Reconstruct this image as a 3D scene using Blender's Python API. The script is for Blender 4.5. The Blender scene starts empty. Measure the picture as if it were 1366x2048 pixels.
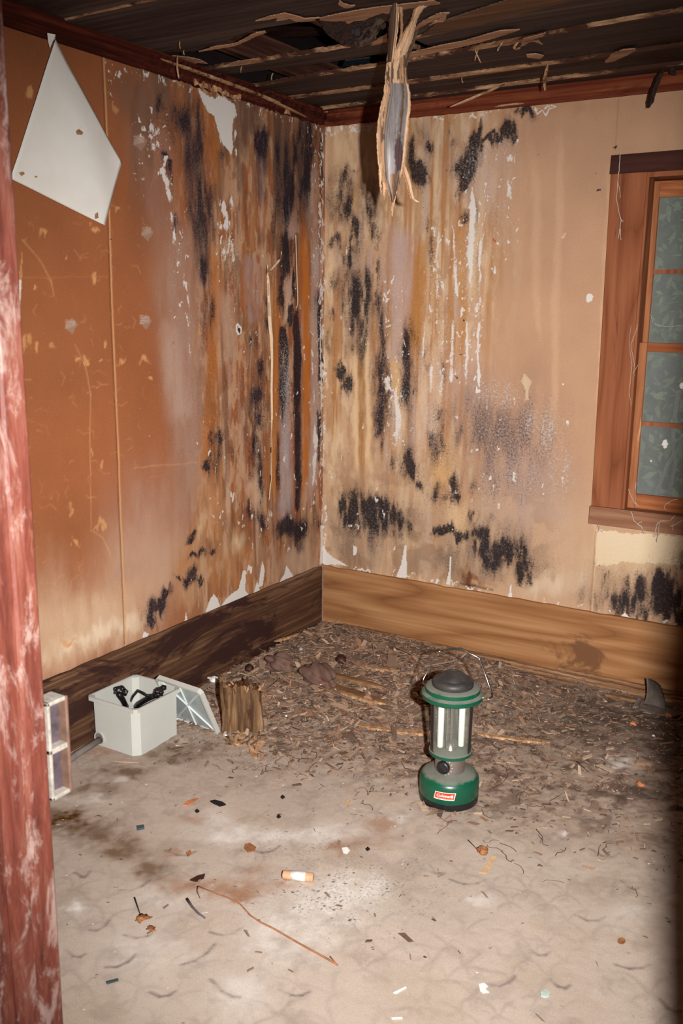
import bpy, bmesh, math, random
import numpy as np
from mathutils import Vector, Matrix, Euler

# ------------------------------------------------------------------ camera, light, exposure
CAM = np.array([2.3387, -3.7072, 1.5]); YAW, PITCH, ROLL, FPX = .5424, .2133, .0112, 1878.85
_f = np.array([-math.sin(YAW)*math.cos(PITCH), math.cos(YAW)*math.cos(PITCH), -math.sin(PITCH)])
_r0 = np.array([math.cos(YAW), math.sin(YAW), 0.]); _u0 = np.cross(_r0, _f)
_r = _r0*math.cos(ROLL)+_u0*math.sin(ROLL); _u = -_r0*math.sin(ROLL)+_u0*math.cos(ROLL)
sc = bpy.context.scene
COL = sc.collection
cd = bpy.data.cameras.new('camera'); cam = bpy.data.objects.new('camera', cd); COL.objects.link(cam)
cam.matrix_world = Matrix(((_r[0], _u[0], -_f[0], CAM[0]), (_r[1], _u[1], -_f[1], CAM[1]), (_r[2], _u[2], -_f[2], CAM[2]), (0, 0, 0, 1)))
cd.sensor_fit = 'VERTICAL'; cd.sensor_height = 36; cd.lens = FPX/2048*36
cd.dof.use_dof = True; cd.dof.focus_distance = 3.5; cd.dof.aperture_fstop = 9
sc.camera = cam
sc.view_settings.view_transform = 'Standard'; sc.view_settings.look = 'None'
sc.view_settings.exposure = -0.28; sc.view_settings.gamma = 1; sc.view_settings.use_curve_mapping = False
wd = bpy.data.worlds.new('sky'); sc.world = wd; wd.use_nodes = True
wd.node_tree.nodes['Background'].inputs[0].default_value = (.74, .80, .68, 1)
wd.node_tree.nodes['Background'].inputs[1].default_value = .9
# the flash on the camera (turned upright, so it sits to the right of the lens)
ld = bpy.data.lights.new('camera_flash', 'SPOT'); lo = bpy.data.objects.new('camera_flash', ld); COL.objects.link(lo)
ld.energy = 900; ld.spot_size = math.radians(81); ld.spot_blend = 1.0; ld.shadow_soft_size = .018; ld.color = (1, .985, .955)
fp = CAM+_r*.16+_u*.02-_f*.02
lo.location = fp
aim = CAM+_f*3-_u*.16+_r*.12
lo.rotation_euler = Vector(aim-fp).to_track_quat('-Z', 'Y').to_euler()

# ------------------------------------------------------------------ helpers
def proj(P):
    d = np.asarray(P, float)-CAM; w = d@_f
    return np.array([683+FPX*(d@_r)/w, 1024-FPX*(d@_u)/w])
def ray(px, py): return _f+_r*(px-683)/FPX-_u*(py-1024)/FPX
def at(px, py, x=None, y=None, z=None):
    d = ray(px, py)
    for i, v in enumerate((x, y, z)):
        if v is not None: return CAM+d*(v-CAM[i])/d[i]
def atD(px, py, D):   # on an upright plane facing the camera, D metres ahead along the floor
    d = ray(px, py); fh = np.array([-math.sin(YAW), math.cos(YAW), 0])
    return CAM+d*D/(d@fh)
def lin(c):
    c = np.asarray(c, float)/255.
    return np.where(c <= .04045, c/12.92, ((c+.055)/1.055)**2.4)
def L4(c, k=1): return tuple(float(v)*k for v in lin(c))+(1.,)
def vn(U, V, fu, fv, seed):
    U = np.asarray(U)*fu+1000; V = np.asarray(V)*fv+1000
    i = np.floor(U).astype(np.int64); j = np.floor(V).astype(np.int64); a = U-i; b = V-j
    a = a*a*(3-2*a); b = b*b*(3-2*b)
    def h(i, j):
        n = (i*374761393+j*668265263+seed*1442695041) & 0xffffffff
        n = ((n ^ (n >> 13))*1274126177) & 0xffffffff
        return ((n ^ (n >> 16)) & 0xffff)/65535.
    return (h(i, j)*(1-a)+h(i+1, j)*a)*(1-b)+(h(i, j+1)*(1-a)+h(i+1, j+1)*a)*b
def fbm(U, V, fu, fv, seed, n=4):
    s = 0; a = .5; t = 0
    for k in range(n):
        s = s+a*vn(U, V, fu*2**k, fv*2**k, seed+k*17); t += a; a *= .55
    return s/t
def sst(a, b, x):
    t = np.clip((x-a)/(b-a), 0, 1); return t*t*(3-2*t)

def mesh(name, verts, faces, mat=None, parent=None, smooth=False, fm=None, col=None, loc=None):
    me = bpy.data.meshes.new(name); me.from_pydata([tuple(map(float, v)) for v in verts], [], [tuple(f) for f in faces])
    mats = mat if isinstance(mat, (list, tuple)) else [mat]
    for m in mats:
        if m: me.materials.append(m)
    if fm is not None: me.polygons.foreach_set('material_index', np.array(fm, dtype=np.int32))
    if smooth: me.polygons.foreach_set('use_smooth', np.ones(len(me.polygons), dtype=bool))
    if col is not None:
        a = me.color_attributes.new('tint', 'FLOAT_COLOR', 'POINT')
        c = np.ones((len(verts), 4), dtype=np.float32); c[:, :3] = np.array(col)[:, :3]; a.data.foreach_set('color', c.ravel())
    me.update()
    o = bpy.data.objects.new(name, me); COL.objects.link(o)
    if parent: o.parent = parent
    if loc is not None: o.location = loc
    return o
def tag(o, label, cat, group=None):
    o['label'] = label; o['category'] = cat
    if group: o['group'] = group
    return o
def thing(name, label, cat, loc=(0, 0, 0), group=None, rz=0):
    o = bpy.data.objects.new(name, None); COL.objects.link(o); o.location = loc; o.rotation_euler = (0, 0, rz)
    o.empty_display_size = .05
    return tag(o, label, cat, group)
def struct(o, label=None):
    o['kind'] = 'structure'
    if label: o['label'] = label
    return o
class MB:
    def __init__(s): s.v = []; s.f = []; s.m = []; s.c = []
    def add(s, v, f, m=0, c=None):
        b = len(s.v); s.v += [tuple(map(float, p)) for p in v]; s.f += [tuple(i+b for i in q) for q in f]; s.m += [m]*len(f)
        s.c += [tuple(c) if c is not None else (1, 1, 1)]*len(v)
    def box(s, lo, hi, m=0, R=None, o=None, c=None):
        v = np.array([(x, y, z) for x in (lo[0], hi[0]) for y in (lo[1], hi[1]) for z in (lo[2], hi[2])], float)
        if R is not None: v = v@np.array(R).T
        if o is not None: v = v+np.array(o)
        s.add(v, [(0, 1, 3, 2), (4, 6, 7, 5), (0, 4, 5, 1), (2, 3, 7, 6), (0, 2, 6, 4), (1, 5, 7, 3)], m, c)
    def tube(s, pts, r, n=8, m=0, c=None):
        pts = [np.array(p, float) for p in pts]; N = len(pts); rs = r if hasattr(r, '__len__') else [r]*N
        v = []; f = []; up = np.array([0, 0, 1.]); pn = None
        for i, p in enumerate(pts):
            t = pts[min(i+1, N-1)]-pts[max(i-1, 0)]; t = t/(np.linalg.norm(t)+1e-12)
            if pn is None:
                a = np.cross(t, up)
                if np.linalg.norm(a) < .1: a = np.cross(t, np.array([1., 0, 0]))
            else: a = pn-t*(pn@t)
            a = a/np.linalg.norm(a); pn = a; b = np.cross(t, a)
            for k in range(n):
                an = 2*math.pi*k/n; v.append(p+rs[i]*(a*math.cos(an)+b*math.sin(an)))
        for i in range(N-1):
            for k in range(n): f.append((i*n+k, i*n+(k+1) % n, (i+1)*n+(k+1) % n, (i+1)*n+k))
        f.append(tuple(range(n))[::-1]); f.append(tuple((N-1)*n+k for k in range(n)))
        s.add(v, f, m, c)
    def lathe(s, prof, n=48, m=0, o=(0, 0, 0), cap=True, squash=None):
        v = []; f = []
        for r, z in prof:
            for k in range(n):
                a = 2*math.pi*k/n; v.append((o[0]+r*math.cos(a), o[1]+r*math.sin(a), o[2]+z))
        for i in range(len(prof)-1):
            for k in range(n): f.append((i*n+k, i*n+(k+1) % n, (i+1)*n+(k+1) % n, (i+1)*n+k))
        if cap:
            f.append(tuple(range(n))[::-1]); f.append(tuple((len(prof)-1)*n+k for k in range(n)))
        s.add(v, f, m)
    def blob(s, c, rad, seed=0, n=10, amp=.15, m=0, col=None, R=None):
        v = []; f = []; rs = np.random.RandomState(seed); ph = rs.rand(6)*6
        for i in range(n+1):
            th = math.pi*i/n
            for k in range(2*n):
                a = math.pi*k/n; d = np.array([math.sin(th)*math.cos(a), math.sin(th)*math.sin(a), math.cos(th)])
                w = 1+amp*(math.sin(3*d[0]+ph[0])*math.sin(4*d[1]+ph[1])+.6*math.sin(7*d[2]+ph[2]+3*d[0])+.4*math.sin(9*d[1]+ph[3]))
                p = d*np.array(rad)*w
                if R is not None: p = np.array(R)@p
                v.append(p+np.array(c))
        q = 2*n
        for i in range(n):
            for k in range(q): f.append((i*q+k, (i+1)*q+k, (i+1)*q+(k+1) % q, i*q+(k+1) % q))
        s.add(v, f, m, col)
    def build(s, name, mat, parent=None, smooth=False, loc=None, useCol=False):
        return mesh(name, s.v, s.f, mat, parent, smooth, s.m, s.c if useCol else None, loc)
def rotz(a): c, s = math.cos(a), math.sin(a); return np.array([[c, -s, 0], [s, c, 0], [0, 0, 1]])
def bevel(o, w, seg=2):
    b = o.modifiers.new('bevel', 'BEVEL'); b.width = w; b.segments = seg; b.limit_method = 'ANGLE'; b.angle_limit = .6
    return o
def sub(o, n=1):
    b = o.modifiers.new('sub', 'SUBSURF'); b.levels = n; b.render_levels = n; return o

# ------------------------------------------------------------------ materials
class NT:
    def __init__(s, name):
        s.m = bpy.data.materials.new(name); s.m.use_nodes = True; s.t = s.m.node_tree; s.n = s.t.nodes; s.l = s.t.links
        s.b = s.n['Principled BSDF']; s.b.inputs['Specular IOR Level'].default_value = .25
    def new(s, ty, **k):
        x = s.n.new(ty)
        for a, v in k.items(): setattr(x, a, v)
        return x
    def lk(s, a, b): s.l.new(a, b)
    def coord(s, scale=(1, 1, 1), kind='Object', rot=(0, 0, 0)):
        c = s.new('ShaderNodeTexCoord'); m = s.new('ShaderNodeMapping'); m.inputs['Scale'].default_value = scale; m.inputs['Rotation'].default_value = rot
        s.lk(c.outputs[kind], m.inputs['Vector']); return m.outputs[0]
    def noise(s, vec, scale, detail=6, rough=.6, dist=0):
        x = s.new('ShaderNodeTexNoise'); x.inputs['Scale'].default_value = scale; x.inputs['Detail'].default_value = detail
        x.inputs['Roughness'].default_value = rough; x.inputs['Distortion'].default_value = dist; s.lk(vec, x.inputs['Vector']); return x.outputs['Fac']
    def ramp(s, fac, stops):
        x = s.new('ShaderNodeValToRGB'); e = x.color_ramp.elements
        while len(e) < len(stops): e.new(.5)
        for q, (p, c) in zip(e, stops): q.position = p; q.color = c if len(c) == 4 else (*c, 1)
        s.lk(fac, x.inputs[0]); return x.outputs[0]
    def math(s, op, a, b=None, clamp=False):
        x = s.new('ShaderNodeMath', operation=op, use_clamp=clamp)
        for i, v in enumerate((a, b)):
            if v is None: continue
            if isinstance(v, (int, float)): x.inputs[i].default_value = v
            else: s.lk(v, x.inputs[i])
        return x.outputs[0]
    def step(s, v, a, b):
        x = s.new('ShaderNodeMapRange', interpolation_type='SMOOTHSTEP'); x.inputs[1].default_value = a; x.inputs[2].default_value = b
        s.lk(v, x.inputs[0]); return x.outputs[0]
    def mix(s, fac, a, b, mode='MIX'):
        x = s.new('ShaderNodeMix', data_type='RGBA', blend_type=mode)
        for i, v in ((0, fac), (6, a), (7, b)):
            if isinstance(v, (int, float)): x.inputs[i].default_value = v
            elif isinstance(v, tuple): x.inputs[i].default_value = v if len(v) == 4 else (*v, 1)
            else: s.lk(v, x.inputs[i])
        return x.outputs[2]
    def bump(s, h, strength=.3, dist=.002):
        x = s.new('ShaderNodeBump'); x.inputs['Strength'].default_value = strength; x.inputs['Distance'].default_value = dist
        s.lk(h, x.inputs['Height']); s.lk(x.outputs[0], s.b.inputs['Normal'])
    def base(s, c): s.lk(c, s.b.inputs['Base Color'])

def m_plain(name, c, rough=.6, metal=0, var=.25, scale=60, spec=.25, coat=0, bump=0):
    t = NT(name); v = t.coord(); n = t.noise(v, scale, 5)
    t.base(t.ramp(n, [(.3, tuple(x*(1-var) for x in L4(c)[:3])), (.7, tuple(min(1, x*(1+var)) for x in L4(c)[:3]))]))
    t.b.inputs['Roughness'].default_value = rough; t.b.inputs['Metallic'].default_value = metal; t.b.inputs['Specular IOR Level'].default_value = spec
    t.b.inputs['Coat Weight'].default_value = coat
    if bump: t.bump(n, bump, .002)
    return t.m
def m_wood(name, dark, mid, light, axis=0, fine=55, stretch=.05, ring=0, rough=.75, bump=.4, patch=None, patchamt=.5, contrast=1, patchscale=3, knots=None):
    t = NT(name); s = [1, 1, 1]; s[axis] = stretch
    v = t.coord(tuple(s)); n1 = t.noise(v, fine, 8, .65, .4); n2 = t.noise(v, fine*.18, 4, .55, 1.2)
    h = t.math('ADD', t.math('MULTIPLY', n1, .55), t.math('MULTIPLY', n2, .45))
    if ring:
        s2 = [1, 1, 1]; s2[axis] = .13; rn = t.noise(t.coord(tuple(s2)), ring, 2, .45, .1)
        rg = t.math('PINGPONG', t.math('MULTIPLY', rn, 26), 1)
        h = t.math('ADD', t.math('MULTIPLY', h, .82), t.math('MULTIPLY', t.math('POWER', rg, .6), .20))
    k = .5; d = .22/contrast
    c = t.ramp(h, [(k-d, L4(dark)), (k, L4(mid)), (k+d, L4(light))])
    if patch:
        s3 = [1, 1, 1]; s3[axis] = .3
        pn = t.noise(t.coord(tuple(s3)), patchscale, 7, .7, .6)
        c = t.mix(t.step(pn, .62-patchamt*.25, .68-patchamt*.2), c, L4(patch))
    t.base(c); t.b.inputs['Roughness'].default_value = rough; t.b.inputs['Specular IOR Level'].default_value = .12
    t.bump(n1, bump, .003); return t.m
def m_vcol(name, rough=.8, spec=.2, var=.25, scale=150, bump=.3, stretch=(1, 1, 1)):
    t = NT(name); a = t.new('ShaderNodeAttribute', attribute_name='tint'); n = t.noise(t.coord(stretch), scale, 6, .7)
    t.base(t.mix(1.0, a.outputs['Color'], t.ramp(n, [(.3, (1-var,)*3), (.7, (1+var*.5,)*3)]), 'MULTIPLY'))
    t.b.inputs['Roughness'].default_value = rough; t.b.inputs['Specular IOR Level'].default_value = spec
    if bump: t.bump(n, bump, .002)
    return t.m
def m_wall(name, kcol, wcol, streak=True, rough=.8):
    """stained board: soft stain colours in 'tint'; mould (R), white bloom (G), dark specks (B), pale specks (A) masks in 'mk'"""
    t = NT(name); a = t.new('ShaderNodeAttribute', attribute_name='tint'); k = t.new('ShaderNodeAttribute', attribute_name='mk')
    sp = t.new('ShaderNodeSeparateColor'); t.lk(k.outputs['Color'], sp.inputs[0])
    v = t.coord((1, 1, 1)); vs = t.coord((1, 1, .3) if streak else (1, 1, 1)); vt = t.coord((1, 1, .12) if streak else (1, 1, 1))
    def cen(n, g): return t.math('MULTIPLY', t.math('SUBTRACT', n, .5), g)
    n_str = cen(t.noise(vs, 45, 7, .7, .3), 3.2); n_med = cen(t.noise(v, 70, 6, .75, .4), 3.2); n_fin = cen(t.noise(v, 130, 5, .85), 5.5); n_fin2 = cen(t.noise(v, 105, 5, .85), 5.5)
    nf = t.noise(v, 260, 3, .8)
    c = t.mix(1.0, a.outputs['Color'], t.ramp(nf, [(.3, (.84,)*3), (.72, (1.13,)*3)]), 'MULTIPLY')
    act = t.math('ADD', .22, t.math('MULTIPLY', t.step(t.math('ADD', sp.outputs[2], k.outputs['Alpha']), .1, .8), .6), True)
    c = t.mix(t.math('MULTIPLY', t.step(n_med, .0, 1.0), t.math('MULTIPLY', act, .8)), c, t.mix(1.0, c, (.60, .52, .46, 1), 'MULTIPLY'))
    c = t.mix(t.math('MULTIPLY', t.step(n_str, .05, 1.1), t.math('MULTIPLY', act, .8)), c, t.mix(1.0, c, (1.28, 1.32, 1.36, 1), 'MULTIPLY'))
    # grey-brown haze of the mould, its body, then its densest centre
    hz = t.math('ADD', sp.outputs[0], t.math('ADD', t.math('MULTIPLY', n_str, .22), t.math('MULTIPLY', n_fin, .28)))
    c = t.mix(t.math('MULTIPLY', t.step(hz, .10, .95), .80), c, t.mix(.55, t.mix(1.0, c, (.45, .42, .42, 1), 'MULTIPLY'), L4(kcol, 2.6)))
    bd = t.math('ADD', sp.outputs[0], t.math('ADD', t.math('MULTIPLY', n_med, .28), t.math('MULTIPLY', n_fin, .42)))
    c = t.mix(t.math('MULTIPLY', t.step(bd, .50, 1.05), .92), c, L4(kcol))
    m3 = t.math('ADD', sp.outputs[2], n_fin)
    c = t.mix(t.math('MULTIPLY', t.step(m3, .62, 1.15), .72), c, L4(kcol, 2.0))
    m4 = t.math('ADD', k.outputs['Alpha'], n_fin2)
    c = t.mix(t.math('MULTIPLY', t.step(m4, .66, 1.15), .62), c, L4(wcol, .85))
    m5 = t.math('ADD', sp.outputs[1], t.math('ADD', t.math('MULTIPLY', n_str, .25), t.math('MULTIPLY', n_fin2, .40)))
    c = t.mix(t.math('MULTIPLY', t.step(m5, .42, .78), .95), c, L4(wcol, 1.03))
    t.base(c); t.b.inputs['Roughness'].default_value = rough; t.b.inputs['Specular IOR Level'].default_value = .12
    t.bump(t.math('ADD', n_med, t.math('MULTIPLY', n_fin, .5)), .12, .0012); return t.m

# ------------------------------------------------------------------ stained surfaces: grids whose stains are laid out in the surface's own metres
class Surf:
    def __init__(s, kind, us, vs, warp=(.012, .02)):
        s.kind = kind; s.us = np.array(us); s.vs = np.array(vs); s.U, s.V = np.meshgrid(s.us, s.vs)
        s.T = np.zeros(s.U.shape+(3,)); s.M = np.zeros(s.U.shape+(4,))
        wu = fbm(s.U, s.V, 14, 6 if kind != 'floor' else 14, 5, 5)-.5; wv = fbm(s.U, s.V, 14, 5 if kind != 'floor' else 14, 9, 5)-.5
        wu2 = fbm(s.U, s.V, 55, 30, 6, 4)-.5; wv2 = fbm(s.U, s.V, 55, 30, 7, 4)-.5
        s.WU = s.U+wu*warp[0]*5.5+wu2*warp[0]*2.6; s.WV = s.V+wv*warp[1]*6+wv2*warp[1]*2.4
        s.n1 = fbm(s.U, s.V, 30, 7 if kind != 'floor' else 30, 21, 5); s.n2 = fbm(s.U, s.V, 45, 45, 33, 4)
    def P(s, px, py):
        if s.kind == 'left': p = at(px, py, x=0); return np.array([p[1], p[2]])
        if s.kind == 'right': p = at(px, py, y=0); return np.array([p[0], p[2]])
        p = at(px, py, z=0); return np.array([p[0], p[1]])
    def W(s, u, v):
        return (0, u, v) if s.kind == 'left' else (u, 0, v) if s.kind == 'right' else (u, v, 0)
    def win(s, u0, u1, v0, v1):
        a, b = np.searchsorted(s.us, [u0, u1]); c, d = np.searchsorted(s.vs, [v0, v1])
        return slice(c, d), slice(a, b)
    def put(s, sl, m, tgt, a):
        if isinstance(tgt, str) and tgt == 'k': a = a*1.17
        if isinstance(tgt, str):
            i = 'kwde'.index(tgt); s.M[sl+(i,)] = np.maximum(s.M[sl+(i,)], m*a) if a > 0 else s.M[sl+(i,)]*(1+m*a)
        else:
            c = lin(tgt); f = (m*a)[..., None]; s.T[sl] = s.T[sl]*(1-f)+c*f
    def blob(s, tgt, px, py, rx, ry, a=1, rot=0, p=1.2, rag=.5):
        c = s.P(px, py); e = 1e-3; p0 = proj(s.W(*c))
        J = np.array([(proj(s.W(c[0]+e, c[1]))-p0)/e, (proj(s.W(c[0], c[1]+e))-p0)/e]).T
        Ji = np.linalg.inv(J); R = 2.2*max(rx, ry); ext = np.abs(Ji)@np.array([R, R])
        sl = s.win(c[0]-ext[0], c[0]+ext[0], c[1]-ext[1], c[1]+ext[1])
        du = s.WU[sl]-c[0]; dv = s.WV[sl]-c[1]; X = J[0, 0]*du+J[0, 1]*dv; Y = J[1, 0]*du+J[1, 1]*dv
        cr, sr = math.cos(rot), math.sin(rot); X, Y = X*cr+Y*sr, -X*sr+Y*cr
        soft = isinstance(tgt, str) and tgt == 'k' and rx > 3; g_ = 1.36 if soft else 1; q = (X/(rx*g_))**2+(Y/(ry*g_))**2; m = np.exp(-q**(.95 if soft else p)*.8)*(1-rag+rag*2*sst(.25, .75, s.n1[sl]))
        s.put(sl, np.clip(m, 0, 1.2), tgt, a)
    def run(s, tgt, pts, a=1, p=1.6, rag=.5, fade=.12):
        q = [(s.P(x, y), s.P(x+w, y), s.P(x-w, y)) for x, y, w in pts]; q.sort(key=lambda t: t[0][1])
        vv = np.array([t[0][1] for t in q]); uu = np.array([t[0][0] for t in q]); ww = np.array([abs(t[1][0]-t[2][0])/2 for t in q])
        sl = s.win(uu.min()-ww.max()*2.5-.03, uu.max()+ww.max()*2.5+.03, vv[0]-.05, vv[-1]+.05)
        V = s.WV[sl]; uc = np.interp(V, vv, uu); w = np.interp(V, vv, ww); L = vv[-1]-vv[0]; fd = max(L*fade, .01)
        Ux = s.U[sl]*.6+s.WU[sl]*.4
        m = np.exp(-(np.abs(Ux-uc)/w)**(2*p)*.8)*sst(vv[0]-fd*.3, vv[0]+fd, V)*(1-sst(vv[-1]-fd, vv[-1]+fd*.3, V))
        s.put(sl, np.clip(m*(1-rag+rag*2*sst(.25, .75, s.n1[sl])), 0, 1.2), tgt, a)
    def poly(s, tgt, pts, a=1, rag=0, warp=.35):
        q = np.array([s.P(*p) for p in pts]); e = .02
        sl = s.win(q[:, 0].min()-e, q[:, 0].max()+e, q[:, 1].min()-e, q[:, 1].max()+e)
        X = s.U[sl]*(1-warp)+s.WU[sl]*warp; Y = s.V[sl]*(1-warp)+s.WV[sl]*warp; ins = np.zeros(X.shape, bool); n = len(q)
        for i in range(n):
            x1, y1 = q[i]; x2, y2 = q[(i+1) % n]
            if y1 == y2: continue
            ins ^= ((y1 > Y) != (y2 > Y)) & (X < (x2-x1)*(Y-y1)/(y2-y1)+x1)
        s.put(sl, ins*(1-rag+rag*2*sst(.3, .7, s.n1[sl])), tgt, a)
    def line(s, tgt, pts, w, a=1, rag=.3):
        q = [s.P(*p) for p in pts]
        for k in range(len(q)-1):
            p0, p1 = q[k], q[k+1]; wm = w/430. if s.kind != 'floor' else w/600.; e = wm*2.5+.006
            sl = s.win(min(p0[0], p1[0])-e, max(p0[0], p1[0])+e, min(p0[1], p1[1])-e, max(p0[1], p1[1])+e)
            X = s.U[sl]+(s.WU[sl]-s.U[sl])*.08; Y = s.V[sl]+(s.WV[sl]-s.V[sl])*.08; d = p1-p0; L2 = float(d@d)+1e-12
            t = np.clip(((X-p0[0])*d[0]+(Y-p0[1])*d[1])/L2, 0, 1); r = np.hypot(X-p0[0]-t*d[0], Y-p0[1]-t*d[1])/max(wm, .0021)
            s.put(sl, np.clip(np.exp(-r**2*.8)*(1-rag+rag*2*sst(.25, .75, s.n1[sl])), 0, 1.2), tgt, a)
    def build(s, name, mat, hole=None, h=None):
        nv, nu = s.U.shape; idx = np.arange(nv*nu).reshape(nv, nu)
        Z = np.zeros_like(s.U) if h is None else h
        if s.kind == 'left': co = np.stack([Z, s.U, s.V], -1)
        elif s.kind == 'right': co = np.stack([s.U, -Z, s.V], -1)
        else: co = np.stack([s.U, s.V, Z], -1)
        a, b, c, d = idx[:-1, :-1], idx[:-1, 1:], idx[1:, 1:], idx[1:, :-1]
        F = np.stack([a, b, c, d], -1).reshape(-1, 4)
        if hole is not None:
            uc = (s.U[:-1, :-1]+s.U[1:, 1:])/2; vc = (s.V[:-1, :-1]+s.V[1:, 1:])/2
            F = F[~((uc > hole[0]) & (uc < hole[1]) & (vc > hole[2]) & (vc < hole[3])).ravel()]
        me = bpy.data.meshes.new(name); me.vertices.add(nv*nu); me.vertices.foreach_set('co', co.reshape(-1).astype(np.float32))
        me.loops.add(F.size); me.loops.foreach_set('vertex_index', F.reshape(-1).astype(np.int32))
        me.polygons.add(len(F)); me.polygons.foreach_set('loop_start', np.arange(0, F.size, 4, dtype=np.int32))
        me.polygons.foreach_set('use_smooth', np.ones(len(F), bool)); me.update(calc_edges=True)
        for nm, A in (('tint', s.T), ('mk', s.M)):
            c4 = np.ones((nv*nu, 4), np.float32); c4[:, :A.shape[-1]] = np.clip(A, 0, 1).reshape(nv*nu, -1)
            at_ = me.color_attributes.new(nm, 'FLOAT_COLOR', 'POINT'); at_.data.foreach_set('color', c4.ravel())
        me.materials.append(mat); me.validate()
        o = bpy.data.objects.new(name, me); COL.objects.link(o); return struct(o)
def grade(a, b, c, d, fine, coarse):   # coarse a..b, fine b..c, coarse c..d
    r = []
    if b > a: r += list(np.linspace(a, b, max(2, int((b-a)/coarse)))[:-1])
    r += list(np.linspace(b, c, int((c-b)/fine)))
    if d > c: r += list(np.linspace(c, d, max(2, int((d-c)/coarse)))[1:])
    return r
HC, HS, CZ = 2.276, .292, 2.335
KN = (30, 26, 34)
# ------------------------------------------------------------------ left wall (stained hardboard)
S = Surf('left', grade(-3.04, -1.84, 0, 0, .0042, .08), grade(0, .25, 2.34, 2.34, .0042, .08))
U, V = S.U, S.V
base = np.zeros(S.T.shape)+lin((152, 91, 57))
st = fbm(U, V, 26, 1.6, 41, 5); st2 = fbm(U, V, 60, 3, 43, 4); cl = fbm(U, V, 5, 4, 45, 4)
base *= (0.82+.36*cl)[..., None]
S.T[:] = base
B = S.blob; R = S.run
# pale foot of the wall
for x, y, rx, ry, a in [(110, 1290, 70, 70, .8), (190, 1240, 90, 60, .75), (270, 1170, 70, 90, .6), (330, 1110, 60, 70, .5), (90, 1200, 60, 80, .35), (230, 1260, 50, 40, .6)]: B((206, 172, 142), x, y, rx, ry, a, rag=.15)
B((222, 196, 168), 170, 1285, 90, 14, .8, rot=-.38); B((222, 196, 168), 250, 1255, 50, 12, .7, rot=-.38)
B((176, 140, 122), 300, 1060, 70, 110, .55, rag=.2); B((150, 120, 110), 255, 1150, 40, 16, .35, rot=-.5)
# mottled zone between panel seam and corner
zone = sst(-1.10, -.85, U+.25*(st-.5))
m3_ = fbm(U, V, 55, 16, 47, 5)[..., None]; zc = lin((142, 88, 54))*(1-st2[..., None])+lin((180, 132, 92))*st2[..., None]; zc = zc*(.62+.76*m3_)
f = (zone*sst(.35, .6, st))[..., None]*.85; S.T[:] = S.T*(1-f)+zc*f
f = (zone*sst(.55, .75, fbm(U, V, 34, 2.2, 77, 4)))[..., None]*.7; S.T[:] = S.T*(1-f)+lin((176, 146, 128))*f
f = (zone*sst(.5, .62, fbm(U, V, 40, 13, 83, 5)))[..., None]*.55; S.T[:] = S.T*(1-f)+lin((196, 160, 128))*f
f = (zone*sst(.54, .66, fbm(U, V, 36, 9, 85, 5)))[..., None]*.55; S.T[:] = S.T*(1-f)+lin((112, 74, 52))*f
f = (zone*sst(.55, .75, fbm(U, V, 22, 1.8, 79, 4)))[..., None]*.7; S.T[:] = S.T*(1-f)+lin((104, 66, 44))*f
top = sst(1.55, 2.2, V)*sst(-1.3, -1.2, U); f = (top*sst(.42, .62, fbm(U, V, 12, 4, 81, 5)))[..., None]*.8; S.T[:] = S.T*(1-f)+lin((100, 74, 60))*f
# lilac grey film
R((160, 124, 106), [(350, 430, 45), (358, 600, 45), (368, 760, 36), (378, 950, 28), (372, 1060, 30)], .8, rag=.25)
R((182, 150, 132), [(335, 640, 18), (345, 720, 22), (365, 850, 22)], .5, rag=.2)
R((150, 110, 92), [(300, 250, 45), (315, 380, 40), (335, 480, 30)], .55)
R((160, 128, 120), [(500, 500, 14), (505, 570, 14), (510, 640, 10)], .7); R((176, 140, 116), [(445, 570, 18), (455, 640, 18), (462, 730, 9)], .75, rag=.2)
R((178, 152, 142), [(632, 470, 10), (633, 700, 9), (628, 900, 10), (622, 1010, 12)], .85, rag=.3)
R((190, 156, 134), [(575, 555, 9), (578, 600, 10), (574, 640, 8)], .9, rag=.2); R((176, 146, 134), [(576, 390, 5), (578, 440, 12), (588, 478, 9)], .9, rag=.3)
R((165, 140, 130), [(628, 330, 8), (622, 420, 12), (628, 480, 10)], .75)
R((168, 150, 148), [(566, 690, 9), (568, 800, 10), (572, 900, 11), (570, 1000, 13), (572, 1040, 12)], .9, rag=.3)
R((182, 106, 44), [(608, 440, 9), (612, 600, 8), (613, 800, 6), (608, 1000, 5)], .9, rag=.15)
R((176, 108, 50), [(552, 560, 10), (556, 700, 9), (548, 850, 9), (548, 1000, 10)], .85, rag=.15); R((120, 70, 34), [(560, 620, 4), (560, 800, 4), (556, 1000, 5)], .7)
R((172, 102, 44), [(432, 480, 12), (430, 620, 12), (424, 800, 12), (410, 960, 12)], .6, rag=.2)
R((178, 104, 46), [(410, 200, 16), (425, 300, 18), (430, 380, 16)], .6)
B((188, 136, 96), 420, 1010, 26, 60, .6); B((214, 186, 150), 472, 1090, 16, 22, .8, rot=.5); B((206, 176, 140), 400, 1060, 8, 34, .8, rot=.35)
B((196, 156, 116), 380, 1150, 20, 60, .5); B((170, 110, 66), 370, 1120, 12, 50, .6, rot=.3); B((210, 176, 148), 508, 990, 14, 26, .85)
B((176, 126, 84), 470, 1130, 60, 40, .5); B((188, 160, 136), 600, 1130, 45, 30, .7, rag=.2); B((186, 150, 120), 620, 1080, 18, 40, .6)
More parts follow.
